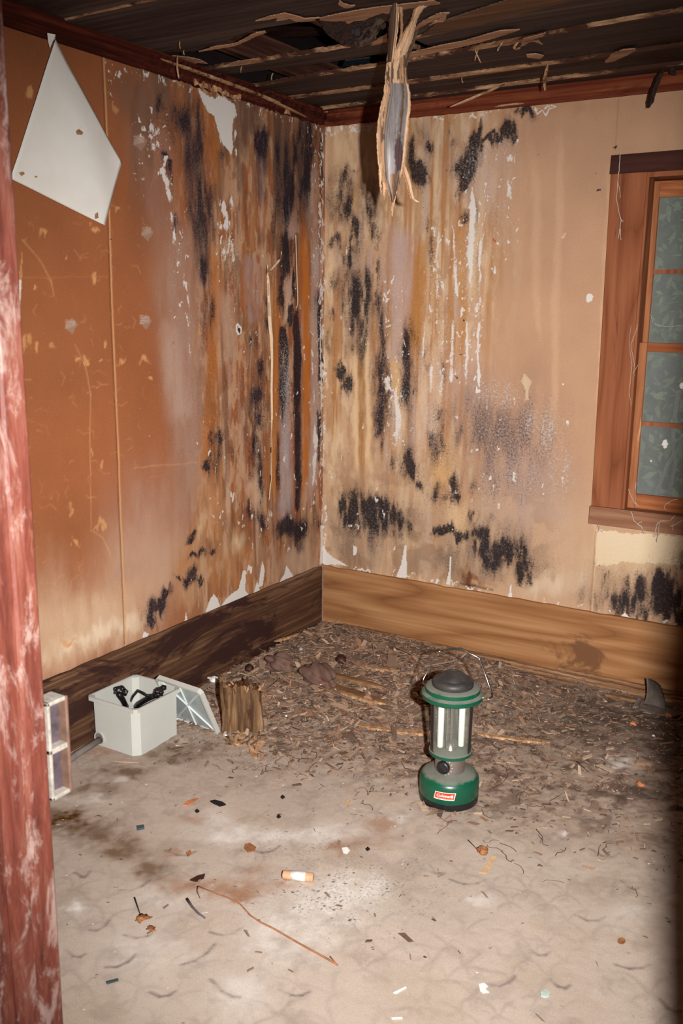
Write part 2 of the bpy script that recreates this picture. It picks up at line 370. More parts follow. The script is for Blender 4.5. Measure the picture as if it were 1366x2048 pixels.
# dark
K = [(352, 225, 14, 26, .55), (375, 235, 28, 40, .6), (390, 300, 24, 60, .55), (400, 400, 20, 70, .6), (412, 470, 12, 60, .5), (405, 545, 10, 40, .7), (412, 640, 12, 34, .8),
     (328, 320, 5, 9, .9), (341, 345, 6, 16, .8), (440, 318, 6, 14, .8), (356, 445, 6, 14, .6), (322, 205, 8, 20, .6),
     (518, 285, 13, 34, .75), (520, 370, 10, 40, .4), (560, 350, 16, 60, .75), (600, 330, 18, 66, 1), (622, 285, 9, 34, .95), (575, 410, 13, 36, .85), (590, 385, 14, 30, .9), (612, 355, 10, 36, .9),
     (572, 490, 12, 30, 1), (570, 530, 11, 22, 1.05), (560, 575, 5, 30, .9), (586, 575, 4, 30, .95), (548, 440, 12, 50, .45), (530, 520, 10, 30, .45),
     (532, 590, 5, 18, .75), (530, 640, 7, 20, .7), (505, 680, 8, 22, .7), (498, 720, 6, 26, .55), (520, 740, 8, 26, .8), (508, 790, 13, 36, .85), (515, 830, 12, 30, .7),
     (512, 905, 8, 30, .8), (508, 945, 12, 26, .7), (520, 980, 7, 26, .75), (490, 925, 7, 26, .6), (432, 885, 9, 22, .75), (434, 930, 12, 24, .75), (413, 938, 6, 9, 1.0), (438, 962, 6, 12, .6),
     (508, 1035, 12, 18, .85), (526, 1040, 12, 16, .8), (463, 900, 6, 12, .5), (432, 820, 4, 20, .5)]
for x, y, rx, ry, a in K: B('k', x, y, rx, ry, a)
R('k', [(590, 620, 6), (596, 680, 8), (594, 780, 7), (596, 860, 8), (598, 960, 6), (594, 1020, 5)], 1.05, rag=.3, fade=.03)
R('k', [(583, 618, 5), (578, 640, 6)], 1.0, rag=.2); R('k', [(565, 630, 6), (568, 700, 9), (564, 760, 7), (566, 850, 5)], .75, rag=.7); R('k', [(556, 860, 4), (556, 980, 4)], .6)
for x, y, rx, ry, a in [(575, 1050, 16, 14, 1.15), (592, 1062, 16, 20, 1.2), (605, 1050, 9, 14, 1.1), (590, 1085, 14, 18, .8), (562, 1045, 8, 12, 1), (600, 1100, 6, 14, .6)]: B('k', x, y, rx, ry, a, rag=.2)
R('k', [(640, 580, 5), (638, 660, 4), (641, 720, 5), (640, 780, 4)], .95, rag=.3); R('k', [(637, 820, 6), (640, 860, 6), (637, 930, 4)], .9); B('k', 636, 600, 6, 20, .9); B('k', 634, 1035, 5, 14, .8); R('k', [(643, 260, 4), (643, 420, 3)], .7)
B('k', 298, 1240, 9, 15, .95); B('k', 312, 1212, 12, 18, .9, rot=.7); B('k', 330, 1190, 18, 9, .75, rot=-.8); B('k', 290, 1230, 7, 12, .7); B('k', 330, 1215, 10, 24, .35)
for x, y, rr in [(380, 1073, 5), (387, 1108, 5), (400, 1112, 6), (425, 1106, 6), (386, 1145, 9), (373, 1150, 5), (398, 1160, 5), (357, 1153, 4), (378, 1155, 8), (420, 1118, 4), (400, 1172, 4)]: B('k', x, y, rr, rr*1.2, 1.0, rag=.1)
# white
W = [(278, 228, 4, 6, .9), (305, 218, 3, 8, 1), (285, 240, 5, 8, .9), (300, 252, 7, 10, 1), (312, 268, 9, 10, .9), (300, 290, 8, 10, 1), (312, 300, 8, 8, .9), (290, 285, 6, 7, .8), (330, 330, 5, 12, 1), (326, 355, 7, 12, 1.1), (333, 372, 8, 10, 1.1), (338, 392, 7, 14, 1), (345, 430, 3, 16, .7), (352, 470, 4, 14, .8),
     (358, 520, 5, 10, .8), (370, 562, 6, 16, 1), (374, 600, 4, 16, .9), (375, 640, 5, 20, .6), (378, 700, 3, 30, .5), (280, 262, 4, 4, .8), (340, 300, 3, 4, .8), (434, 412, 4, 4, 1.1), (444, 430, 6, 12, 1.2), (447, 448, 5, 14, 1.1), (440, 462, 4, 6, .9), (462, 412, 4, 9, 1.1), (454, 455, 2.5, 14, .9), (458, 488, 3, 16, .8), (450, 500, 4, 20, .7), (466, 500, 4, 20, .6), (474, 318, 2.5, 9, 1), (440, 285, 3, 14, .7), (470, 285, 4, 14, .7), (469, 240, 4, 14, .9)]
for x, y, rx, ry, a in W: B('w', x, y, rx, ry, a)
S.poly('w', [(396, 178), (425, 190), (462, 206), (470, 215), (468, 240), (464, 262), (468, 300), (462, 312), (446, 290), (436, 262), (428, 224), (415, 222), (404, 205)], 1.3)
S.poly((214, 210, 212), [(396, 178), (462, 206), (468, 240), (462, 312), (446, 290), (428, 224), (415, 222), (404, 205)], .9)
for x0, x1, y0, y1, n in [(270, 345, 215, 400, 60), (340, 380, 400, 640, 40), (430, 475, 400, 560, 50), (620, 648, 260, 1040, 150), (395, 640, 560, 1100, 60), (520, 600, 500, 1000, 30), (210, 300, 110, 200, 20)]:
    rs = np.random.RandomState(x0)
    for _ in range(n): B('w', rs.uniform(x0, x1), rs.uniform(y0, y1), rs.uniform(.8, 2), rs.uniform(1.5, 5), rs.uniform(.7, 1.1), rag=.1)
for x, y, rx, ry, a in [(629, 885, 4, 22, 1), (627, 935, 4, 22, 1), (629, 800, 3, 12, .9), (625, 750, 3, 16, .8), (628, 955, 5, 14, .9), (622, 715, 2.5, 8, .9), (628, 1010, 5, 22, .7)]: B('w', x, y, rx, ry, a)
B('e', 570, 750, 14, 90, .62, rag=.4); B('e', 570, 950, 13, 90, .55); B('d', 568, 780, 14, 110, .8); B('d', 512, 800, 18, 80, .6); B('e', 632, 700, 9, 380, .5); B('d', 632, 700, 9, 380, .35); B('e', 460, 540, 14, 60, .45); B('e', 350, 500, 24, 120, .35); B('d', 400, 400, 40, 180, .3); B('e', 460, 620, 26, 60, .3)
B('d', 490, 820, 90, 160, .28); B('e', 330, 300, 40, 70, .3)
# white core showing at the foot of the paper
for pts in [[(410, 1228), (420, 1200), (428, 1188), (436, 1198), (442, 1215)], [(440, 1214), (452, 1198), (478, 1176), (486, 1142), (492, 1142), (490, 1180), (498, 1190), (470, 1206)], [(517, 1176), (520, 1150), (525, 1122), (530, 1140), (526, 1172)], [(556, 1168), (568, 1148), (572, 1131), (580, 1142), (588, 1154)], [(492, 1150), (496, 1130), (504, 1135), (503, 1150), (500, 1148), (498, 1138)], [(369, 1245), (372, 1222), (376, 1243)], [(284, 1272), (288, 1262), (298, 1268), (292, 1278)], [(508, 1186), (514, 1160), (520, 1180)]]:
    S.poly('w', pts, 1.4, warp=.1)
R('w', [(643, 1030, 3), (643, 1130, 4)], 1.2, rag=.2); B('w', 648, 1105, 5, 14, 1.2); R('w', [(641, 620, 1.2), (642, 1000, 1.2)], .8)
B('d', 470, 420, 130, 260, .3, rag=.2); B('e', 450, 800, 130, 260, .26, rag=.2); B('d', 560, 350, 60, 110, .4); B('d', 370, 330, 50, 130, .35)
R((96, 70, 62), [(372, 200, 30), (392, 330, 26), (404, 480, 18), (408, 600, 12)], .62, rag=.6); R((84, 74, 80), [(520, 250, 12), (520, 330, 14), (518, 420, 10)], .7, rag=.5); R((84, 62, 58), [(575, 270, 26), (585, 360, 30), (575, 430, 14)], .6, rag=.6)
B((120, 84, 66), 255, 170, 40, 50, .6); B((132, 96, 76), 300, 200, 50, 60, .6); B((112, 78, 60), 600, 300, 40, 60, .4)
# seams, scratches, adhesive marks, scuffs
S.line((214, 158, 108), [(207, 112), (215, 300), (222, 560), (232, 800), (240, 1000), (252, 1288)], 1.6, .85, rag=.1)
S.line((92, 46, 26), [(204, 112), (212, 300), (219, 560), (229, 800), (237, 1000), (249, 1288)], 1.2, .7, rag=.1)
S.poly((188, 134, 90), [(38, 560), (44, 500), (46, 540), (41, 620), (40, 700), (36, 700)], .8, warp=.1)
S.line('w', [(41, 560), (38, 640), (39, 740), (41, 860)], 1.8, 1.1)
for x, y, q in [(143, 652, 14), (291, 643, 13), (280, 283, 15), (295, 467, 13)]:
    S.poly((156, 128, 112), [(x, y-q*1.2), (x+q, y-2), (x+2, y+q*1.2), (x-q, y+3)], .75, warp=.08)
    for k in range(4): S.line((190, 164, 146), [(x-q*.8, y+4-k*5), (x+q*.5, y-5-k*3+4)], .8, .7)
for x, y, rx, ry in [(85, 470, 6, 5), (186, 462, 7, 7), (180, 550, 7, 8), (77, 577, 5, 4), (149, 549, 4, 3), (106, 690, 3, 8), (158, 724, 4, 4), (200, 720, 4, 4), (240, 722, 4, 6), (290, 722, 8, 7), (60, 700, 6, 14), (76, 700, 5, 8), (50, 743, 5, 3), (115, 897, 4, 4), (57, 914, 3, 3), (208, 888, 3, 3), (185, 905, 2, 7), (203, 920, 3, 8), (228, 212, 5, 9), (300, 765, 5, 4), (212, 695, 5, 8), (175, 712, 3, 9), (127, 515, 3, 3), (397, 660, 7, 9), (150, 750, 3, 3), (38, 545, 5, 4), (60, 190, 8, 10), (140, 1290, 18, 6), (150, 1075, 8, 5), (140, 1020, 6, 8), (240, 430, 8, 8), (200, 1060, 12, 6)]: B((206, 150, 98), x, y, rx, ry, .75, p=3, rag=.3)
rs = np.random.RandomState(3)
for _ in range(110):
    x = rs.uniform(40, 300); y = rs.uniform(380, 1250); L = rs.uniform(5, 30); a = rs.uniform(0, 6.3)
    S.line((206, 146, 98), [(x, y), (x+L*.5*math.cos(a), y+L*.5*math.sin(a)), (x+L*math.cos(a+.5), y+L*math.sin(a+.5))], .5, rs.uniform(.1, .32))
S.line((214, 160, 112), [(150, 690), (172, 735), (182, 790), (180, 880), (182, 1060), (205, 1075), (222, 1110)], .8, .4)
S.line((214, 160, 112), [(45, 480), (80, 520), (102, 560), (108, 590)], .7, .35); S.line((190, 120, 70), [(50, 555), (215, 553)], .7, .3); S.line((200, 150, 110), [(270, 935), (400, 925)], 1, .4)
for _ in range(60): B('w', rs.uniform(60, 620), rs.uniform(130, 1240), rs.uniform(.8, 1.6), rs.uniform(.8, 1.8), 1, rag=0)
for _ in range(50): B('k', rs.uniform(60, 620), rs.uniform(130, 1240), rs.uniform(.8, 1.6), rs.uniform(.8, 1.8), 1, rag=0)
B('w', 480, 658, 7, 10, 1.3, rag=0, p=3); B('k', 480, 659, 3, 5, 1.2, rag=0, p=3); B('w', 480, 659, 3, 5, -1, rag=0, p=3)
for x0, x1, y0, y1, n in [(640, 648, 255, 1130, 170), (395, 640, 900, 1120, 40)]:
    for _ in range(n): B('w', rs.uniform(x0, x1), rs.uniform(y0, y1), rs.uniform(1, 2), rs.uniform(2, 8), 1, rag=.1)
# top line under the moulding
for _ in range(80):
    x = rs.uniform(210, 640); y = 112+(x-207)*.32+rs.uniform(0, 14); B('w', x, y, rs.uniform(1, 3), rs.uniform(2, 7), rs.uniform(.5, 1), rag=.2)
for x, y, rx, ry in [(228, 140, 3, 10), (237, 138, 3, 8), (272, 135, 4, 7), (290, 150, 3, 12), (262, 250, 3, 5)]: B('w', x, y, rx, ry, .8)
M_LEFT = m_wall('stained_hardboard', KN, (212, 206, 200))
wl = S.build('wall_left', M_LEFT); wl['label'] = 'left wall, orange brown hardboard streaked with black mould'

# ------------------------------------------------------------------ right-hand wall with the window
wx0 = float(at(1276, 400, y=-.0)[0])+.0; WX1 = wx0+.86; WZ0 = .735; WZ1 = 2.0
S = Surf('right', grade(0, 0, 1.72, 3.0, .0042, .08), grade(0, .25, 2.34, 2.34, .0042, .08))
U, V = S.U, S.V; B = S.blob; R = S.run
cl = fbm(U, V, 5, 4, 145, 4); S.T[:] = lin((188, 147, 117))*(0.86+.28*cl)[..., None]
mo = 1-sst(.62, .98, U+.2*(fbm(U, V, 4, 3, 147, 4)-.5)); zs = fbm(U, V, 30, 1.7, 141, 5)
f = (mo*.8)[..., None]; S.T[:] = S.T*(1-f)+(lin((214, 178, 144))*(1-zs[..., None])+lin((178, 136, 98))*zs[..., None])*f
f = (mo*sst(.48, .64, fbm(U, V, 44, 14, 161, 5)))[..., None]*.5; S.T[:] = S.T*(1-f)+lin((166, 124, 88))*f
f = (mo*sst(.52, .66, fbm(U, V, 30, 10, 163, 5)))[..., None]*.45; S.T[:] = S.T*(1-f)+lin((226, 200, 170))*f
f = (mo*sst(.52, .66, fbm(U, V, 36, 1.5, 151, 4)))[..., None]*.75; S.T[:] = S.T*(1-f)+lin((170, 112, 58))*f
f = (mo*sst(.55, .72, fbm(U, V, 30, 1.9, 153, 4)))[..., None]*.7; S.T[:] = S.T*(1-f)+lin((186, 158, 144))*f
f = (mo*sst(.56, .72, fbm(U, V, 24, 2.4, 155, 5)))[..., None]*.6; S.T[:] = S.T*(1-f)+lin((226, 196, 158))*f
lo_ = (1-sst(.62, .95, V))[..., None]*.55; S.T[:] = S.T*(1-lo_)+lin((198, 164, 132))*lo_
f = ((1-sst(.62, .95, V))*sst(.5, .66, fbm(U, V, 12, 12, 157, 5))*(1-sst(1.0, 1.3, U)))[..., None]*.6; S.T[:] = S.T*(1-f)+lin((146, 112, 84))*f
R((188, 160, 150), [(800, 440, 22), (805, 560, 24), (800, 700, 18), (790, 790, 14)], .8, rag=.2); R((176, 116, 52), [(845, 480, 14), (835, 600, 18), (830, 700, 14)], .7, rag=.25)
R((180, 122, 60), [(868, 480, 6), (872, 620, 6)], .6); R((186, 130, 72), [(925, 400, 9), (925, 600, 10), (920, 740, 8)], .8, rag=.2); R((176, 108, 50), [(925, 330, 5), (918, 430, 6), (912, 480, 5)], .6)
R((178, 118, 56), [(722, 720, 8), (724, 850, 7), (722, 940, 6)], .7); R((148, 106, 64), [(718, 680, 10), (724, 780, 7), (718, 900, 5)], .7); R((226, 190, 146), [(713, 690, 4), (712, 860, 4), (714, 960, 5)], .8, rag=.1); R((226, 190, 146), [(735, 560, 4), (736, 800, 4), (738, 960, 5)], .8, rag=.1)
R((214, 170, 112), [(785, 720, 12), (795, 780, 14), (806, 820, 8)], .8, rag=.2); B((222, 176, 118), 885, 940, 26, 30, .6); B((228, 184, 130), 900, 900, 20, 20, .5); B((224, 186, 140), 915, 1035, 24, 30, .7, rag=.2)
B((204, 160, 112), 705, 415, 11, 30, .9, rag=.1); B((220, 184, 146), 690, 300, 40, 50, .5)
B((196, 166, 150), 960, 350, 50, 70, .55); B((196, 160, 140), 900, 760, 60, 60, .5); B((206, 178, 160), 850, 850, 60, 50, .4)
# grey bloom patch
B((148, 118, 104), 1010, 890, 100, 100, .75, rag=.5); B((120, 96, 88), 950, 850, 40, 60, .45, rag=.8); B((176, 150, 138), 1040, 960, 80, 50, .55, rag=.3); B((170, 140, 124), 950, 800, 30, 60, .5); B((186, 158, 146), 1050, 1030, 100, 30, .4)
R((206, 166, 134), [(1072, 320, 7), (1070, 500, 9), (1072, 620, 7), (1078, 690, 5)], .5, rag=.1); R((208, 168, 136), [(1122, 260, 5), (1118, 420, 8), (1112, 600, 8), (1108, 860, 8)], .5, rag=.1)
B((170, 130, 104), 1060, 280, 70, 40, .35); B((168, 124, 94), 1120, 215, 130, 18, .35)  # tan patch, then soft dark shading painted on the wall below the crown
R((214, 174, 136), [(1218, 330, 4), (1196, 900, 4), (1186, 1200, 3)], .5)
R((120, 92, 76), [(690, 480, 22), (704, 560, 30), (712, 650, 26), (706, 720, 14)], .6, rag=.6); R((132, 100, 80), [(762, 600, 14), (764, 700, 18), (762, 820, 16), (758, 900, 8)], .55, rag=.6); R((128, 96, 78), [(815, 650, 12), (816, 760, 12), (816, 840, 8), (810, 930, 16)], .5, rag=.6)
B((132, 110, 96), 740, 1045, 90, 40, .6, rag=.6); B((126, 104, 92), 980, 1090, 90, 46, .5, rag=.7); B((140, 116, 100), 900, 1130, 120, 26, .4, rag=.6); B((120, 98, 84), 1290, 1185, 110, 40, .6, rag=.5); B((150, 122, 104), 720, 1100, 60, 30, .4)
B((104, 84, 76), 690, 400, 28, 60, .4); B((104, 84, 76), 735, 420, 22, 40, .4); B((150, 120, 100), 880, 290, 60, 40, .35)
# cream band below the window sill
S.poly((224, 202, 170), [(1192, 1062), (1380, 1076), (1380, 1135), (1300, 1128), (1240, 1125), (1190, 1135)], .9); B((218, 190, 154), 1270, 1130, 90, 20, .6); B((206, 170, 140), 1130, 1110, 50, 60, .4); B((214, 192, 166), 1110, 1165, 60, 20, .6)
S.line((110, 80, 60), [(1192, 1064), (1186, 1140), (1180, 1224)], 1, .6); S.line((226, 190, 150), [(1195, 1066), (1189, 1140), (1183, 1224)], 1, .6)
S.line((160, 116, 84), [(1237, 200), (1230, 300)], 1, .6)
K = [(684, 375, 12, 22, .95), (680, 405, 14, 24, 1), (688, 430, 13, 26, .95), (692, 355, 10, 12, .7), (706, 340, 16, 8, .65), (694, 392, 8, 10, .6), (722, 395, 9, 16, .85), (735, 420, 12, 26, .9), (728, 380, 10, 12, .7), (742, 440, 6, 16, .6),
     (709, 465, 11, 22, 1.15), (711, 495, 11, 22, 1.1), (668, 490, 12, 10, .6), (690, 520, 12, 30, .9), (700, 560, 18, 30, .85), (706, 540, 12, 40, .8), (712, 600, 12, 40, 1), (726, 590, 12, 50, .75), (698, 610, 9, 40, .85), (722, 660, 12, 40, .7), (700, 650, 9, 40, .75), (702, 690, 7, 22, .7), (749, 475, 5, 14, .8), (758, 478, 4, 14, .7), (755, 430, 6, 30, .4),
     (666, 570, 10, 14, .5), (664, 630, 4, 12, .7), (662, 680, 8, 18, .5), (760, 610, 8, 30, .65), (758, 540, 5, 20, .55), (765, 660, 14, 50, .7), (762, 720, 12, 50, .7), (764, 780, 12, 36, .7), (762, 830, 12, 30, .7), (758, 860, 8, 14, .85), (764, 890, 5, 16, .7), (753, 905, 5, 9, .6),
     (683, 738, 8, 12, 1), (697, 765, 8, 22, .85), (818, 665, 10, 26, .85), (812, 700, 10, 30, .8), (818, 740, 11, 40, .6), (816, 790, 9, 22, .75), (828, 790, 5, 9, .7), (818, 830, 8, 30, .6), (836, 690, 5, 30, .4), (854, 710, 5, 20, .5),
     (884, 832, 9, 12, .8), (892, 860, 6, 36, .6), (882, 880, 10, 18, .6), (892, 750, 4, 20, .6), (858, 745, 4, 20, .5), (862, 900, 9, 26, .55), (812, 925, 12, 22, .85), (796, 930, 10, 20, .6), (822, 935, 8, 16, .9), (804, 955, 4, 14, .7), (840, 968, 8, 12, .7), (866, 982, 12, 16, .65), (910, 965, 10, 22, .9), (914, 980, 7, 12, 1), (940, 965, 7, 20, .55), (897, 995, 14, 8, .5), (895, 870, 20, 40, .3), (920, 870, 8, 14, .5),
     (864, 292, 10, 13, .8), (816, 320, 8, 24, .75), (836, 348, 14, 18, .95), (848, 350, 5, 12, .8), (857, 355, 5, 8, .5), (822, 335, 8, 12, .7), (915, 288, 9, 16, .75), (893, 262, 10, 16, .4), (845, 268, 12, 12, .4),
     (961, 255, 6, 14, 1.1), (955, 280, 10, 20, 1.15), (940, 310, 16, 22, 1.15), (928, 335, 15, 26, 1.2), (938, 350, 10, 18, 1.1), (924, 365, 8, 16, 1), (915, 392, 5, 24, .7), (985, 272, 12, 6, 1), (998, 278, 6, 9, 1), (1016, 262, 10, 16, 1.1), (1022, 275, 8, 10, .9), (1050, 230, 14, 7, .95), (1062, 234, 10, 9, .7), (1030, 226, 10, 5, .7), (926, 430, 6, 14, .6), (860, 470, 5, 40, .6), (862, 520, 5, 36, .5), (948, 420, 5, 30, .35)]
for x, y, rx, ry, a in K: B('k', x, y, rx, ry, a)
K = [(680, 985, 10, 14, .6), (688, 1005, 12, 18, 1), (700, 1020, 14, 26, 1.05), (706, 1000, 10, 16, .9), (725, 1020, 14, 20, .85), (740, 1035, 14, 22, .9), (762, 1035, 16, 22, 1), (784, 1042, 16, 18, 1), (800, 1048, 10, 14, .9), (720, 1060, 30, 20, .55), (770, 1065, 26, 14, .5), (755, 1012, 8, 14, .7), (815, 1062, 8, 10, .6), (700, 1050, 18, 12, .6), (805, 1080, 8, 14, .45),
     (878, 1064, 9, 6, .9), (900, 1062, 11, 7, 1), (912, 1068, 8, 8, 1), (930, 1070, 12, 12, 1.1), (936, 1045, 9, 16, .9), (945, 1035, 8, 10, .8), (950, 1070, 16, 10, 1), (962, 1082, 10, 14, 1), (956, 1100, 10, 18, .95), (968, 1115, 6, 16, .7), (990, 1120, 12, 14, .85), (992, 1095, 12, 14, .95), (1010, 1096, 14, 14, 1), (1030, 1104, 14, 18, 1.05), (1045, 1125, 12, 18, 1.1), (1055, 1145, 8, 14, .9), (1040, 1145, 10, 12, .9), (1008, 1120, 16, 12, .7), (870, 1075, 8, 6, .5), (975, 1050, 8, 10, .3), (980, 1145, 26, 16, .35), (900, 1120, 26, 22, .3), (1090, 1130, 26, 12, .3), (700, 1110, 30, 30, .3), (930, 1160, 16, 10, .4), (1062, 1160, 6, 6, .6)]
for x, y, rx, ry, a in K: B('k', x, y, rx, ry, a, rag=.6)
for x, y, rx, ry, a in [(1215, 1150, 30, 14, .6), (1255, 1160, 40, 20, .75), (1300, 1175, 40, 30, .85), (1350, 1190, 50, 36, .95), (1250, 1195, 60, 22, .75), (1200, 1170, 14, 14, .6), (1280, 1215, 60, 16, .6), (1345, 1225, 40, 20, .9), (1230, 1140, 16, 6, .7), (1325, 1150, 30, 10, .5), (1400, 1190, 60, 50, .9)]: B('k', x, y, rx, ry, a, rag=.7)
for x, y, rx, ry, a in [(740, 450, 100, 160, .25), (1010, 880, 110, 95, .7), (1000, 960, 100, 60, .6), (950, 860, 45, 80, .7), (885, 850, 30, 80, .6), (820, 740, 22, 100, .6), (765, 760, 24, 160, .6), (760, 1040, 120, 60, .5), (990, 1090, 120, 60, .5), (900, 1000, 90, 40, .5), (1280, 1180, 110, 50, .6), (930, 1140, 120, 40, .3), (715, 600, 40, 120, .4), (870, 700, 50, 90, .35), (820, 930, 40, 40, .6)]: B('d', x, y, rx, ry, a, rag=.3)
R('w', [(905, 430, 2.2), (912, 480, 3.6), (912, 560, 3.6), (914, 600, 2.9)], .85, rag=.35); R('w', [(905, 640, 2.9), (904, 700, 4.3), (903, 780, 3.6)], .85, rag=.3); R('w', [(880, 450, 2.2), (876, 540, 4.3), (872, 660, 2.9)], .72, rag=.5)
R('w', [(945, 380, 3.6), (944, 430, 5.8), (940, 520, 6.5), (942, 600, 2.9)], .85, rag=.35); R('w', [(932, 640, 2.9), (934, 720, 3.6), (930, 790, 2.9)], .72, rag=.5); R('w', [(962, 480, 3), (960, 620, 3)], .8, rag=.7); R('w', [(958, 640, 3), (958, 780, 3)], .75, rag=.7)
R('w', [(790, 780, 6.5), (798, 830, 6.5), (792, 880, 4.3), (784, 900, 2.9)], .72, rag=.4); R('w', [(772, 750, 3), (778, 790, 7)], .8); B('w', 1022, 372, 4, 20, .95); B('w', 930, 392, 4, 18, .5); R('w', [(865, 740, 3), (862, 800, 5)], .7); R('w', [(850, 640, 2), (846, 720, 3)], .6); R('w', [(886, 740, 6), (884, 800, 7)], .6)
for x, y, rx, ry, a in [(740, 450, 100, 180, .28), (740, 750, 110, 240, .3), (860, 620, 100, 260, .25), (760, 1060, 120, 80, .28), (980, 1060, 130, 70, .25), (950, 330, 60, 60, .5), (1000, 300, 40, 40, .5), (990, 440, 40, 100, .5), (870, 560, 26, 130, .6), (945, 560, 30, 150, .6), (905, 720, 30, 80, .5), (1000, 790, 60, 40, .75), (1080, 860, 55, 55, .75), (1120, 930, 30, 60, .75), (1040, 960, 80, 60, .45), (800, 830, 30, 80, .6), (850, 850, 50, 70, .5), (800, 620, 14, 120, .4), (690, 860, 30, 90, .35), (1010, 880, 120, 100, .45), (870, 780, 50, 60, .5)]: B('e', x, y, rx, ry, a, rag=.3)
rs = np.random.RandomState(8)
for x0, x1, y0, y1, n in [(655, 690, 255, 262, 25), (820, 1110, 222, 232, 1), (640, 650, 260, 1120, 160), (925, 1040, 280, 520, 70), (950, 1150, 750, 1000, 20), (860, 970, 430, 780, 120), (770, 810, 560, 900, 70), (660, 1000, 500, 1100, 80)]:
    for _ in range(n): B('w', rs.uniform(x0, x1), rs.uniform(y0, y1), rs.uniform(1, 3), rs.uniform(1.5, 7), rs.uniform(.8, 1.15), rag=.1)
for _ in range(90):
    x = rs.uniform(650, 1100); B('w', x, 252-(x-650)*.092+rs.uniform(-2, 5), rs.uniform(1, 5), rs.uniform(1, 3.5), 1, rag=.2)
S.line('w', [(1070, 216), (1075, 228), (1085, 220), (1092, 232), (1098, 218), (1112, 214)], 1.3, 1.1, rag=.1); B('w', 720, 256, 30, 4, .8)
for _ in range(90): B('k', rs.uniform(650, 1200), rs.uniform(230, 1200), rs.uniform(.8, 1.6), rs.uniform(.8, 1.8), 1.1, rag=0)
for x, y in [(912, 575), (923, 640), (918, 715), (912, 755), (1222, 300), (1228, 298), (1243, 205), (1240, 256), (1185, 1137), (1196, 1137), (1188, 880), (897, 336), (1188, 342), (1200, 375)]: B('k', x, y, 2.5, 3, 1.2, rag=0, p=3)
B((170, 30, 34), 985, 485, 3, 3.5, 1, rag=0, p=3); B((150, 60, 40), 964, 510, 1.5, 2, 1, rag=0)
S.poly('w', [(1172, 590), (1180, 586), (1188, 592), (1184, 602), (1174, 606)], 1.5, warp=.05); S.poly((206, 178, 146), [(1042, 762), (1048, 746), (1064, 764), (1056, 786), (1058, 800), (1050, 800), (1052, 782)], .95, warp=.1)
S.poly((226, 194, 156), [(1120, 470), (1132, 464), (1128, 474)], .7)
for pts in [[(792, 1156), (802, 1130), (809, 1092), (814, 1090), (813, 1156)], [(892, 1170), (898, 1140), (900, 1112), (903, 1114), (901, 1170)], [(1016, 1196), (1021, 1168), (1023, 1168), (1024, 1197)], [(706, 1112), (706, 1090), (714, 1096), (713, 1110)], [(646, 1130), (646, 1090), (654, 1104), (668, 1116), (700, 1134), (680, 1130)]]: S.poly('w', pts, 1.4, warp=.08)
for _ in range(110):
    x = rs.uniform(650, 1366); y = 1131+(x-650)*.176; B('w', x, y-rs.uniform(0, 7), rs.uniform(2, 8), rs.uniform(1, 3), .9, rag=.5)
B((130, 74, 44), 945, 1165, 22, 7, .8); B((140, 92, 48), 925, 1150, 10, 14, .6); S.line((90, 50, 34), [(920, 1168), (950, 1172), (985, 1180)], 2, .8)
S.line((120, 90, 70), [(712, 1100), (708, 1140)], 1, .7)
M_RIGHT = m_wall('stained_fibreboard', (34, 29, 32), (218, 210, 204))
wr = S.build('wall_back', M_RIGHT, hole=(wx0, WX1, WZ0, WZ1)); wr['label'] = 'far wall with window, tan fibreboard stained by black mould'
# ------------------------------------------------------------------ floor (worn sheet vinyl under dust and rubble)
S = Surf('floor', grade(-.02, .0, 2.3, 3.0, .0052, .08), grade(-3.04, -2.62, 0, 0, .0052, .08), warp=(.014, .014))
U, V = S.U, S.V; B = S.blob; R = S.line
c1 = fbm(U, V, 3.5, 3.5, 201, 5); c2 = fbm(U, V, 12, 12, 203, 5)
S.T[:] = lin((184, 166, 152))*(.84+.2*c1+.14*c2)[..., None]
# printed scallop pattern
for (a, per, seed) in ((.0, .105, 1), (.7, .13, 2)):
    X = (U*math.cos(.45+a)+V*math.sin(.45+a))/per+1.2*(fbm(U, V, 5, 5, 210+seed, 3)-.5); Y = (-U*math.sin(.45+a)+V*math.cos(.45+a))/(per*.55)+1.2*(fbm(U, V, 5, 5, 220+seed, 3)-.5)
    best = np.full(U.shape, 9.); 
    row = np.floor(Y)
    for dr in (0, -1):
        rr = row+dr; off = (rr % 2)*.5; xx = (X-off) % 1-.5; yy = Y-rr
        d = np.abs(np.sqrt((xx*1.9)**2+(yy*.62)**2)-.98); best = np.minimum(best, d)
    f = ((1-sst(.02, .10, best))*sst(.42, .62, fbm(U, V, 9, 9, 230+seed, 4)))[..., None]*(.28 if seed == 1 else .18)
    S.T[:] = S.T*(1-f)+lin((128, 112, 106))*f
f = (sst(.5, .7, fbm(U, V, 5, 9, 240, 5)))[..., None]*.35; S.T[:] = S.T*(1-f)+lin((172, 150, 128))*f
f = (sst(.56, .7, fbm(U, V, 16, 16, 241, 5)))[..., None]*.35; S.T[:] = S.T*(1-f)+lin((150, 132, 120))*f
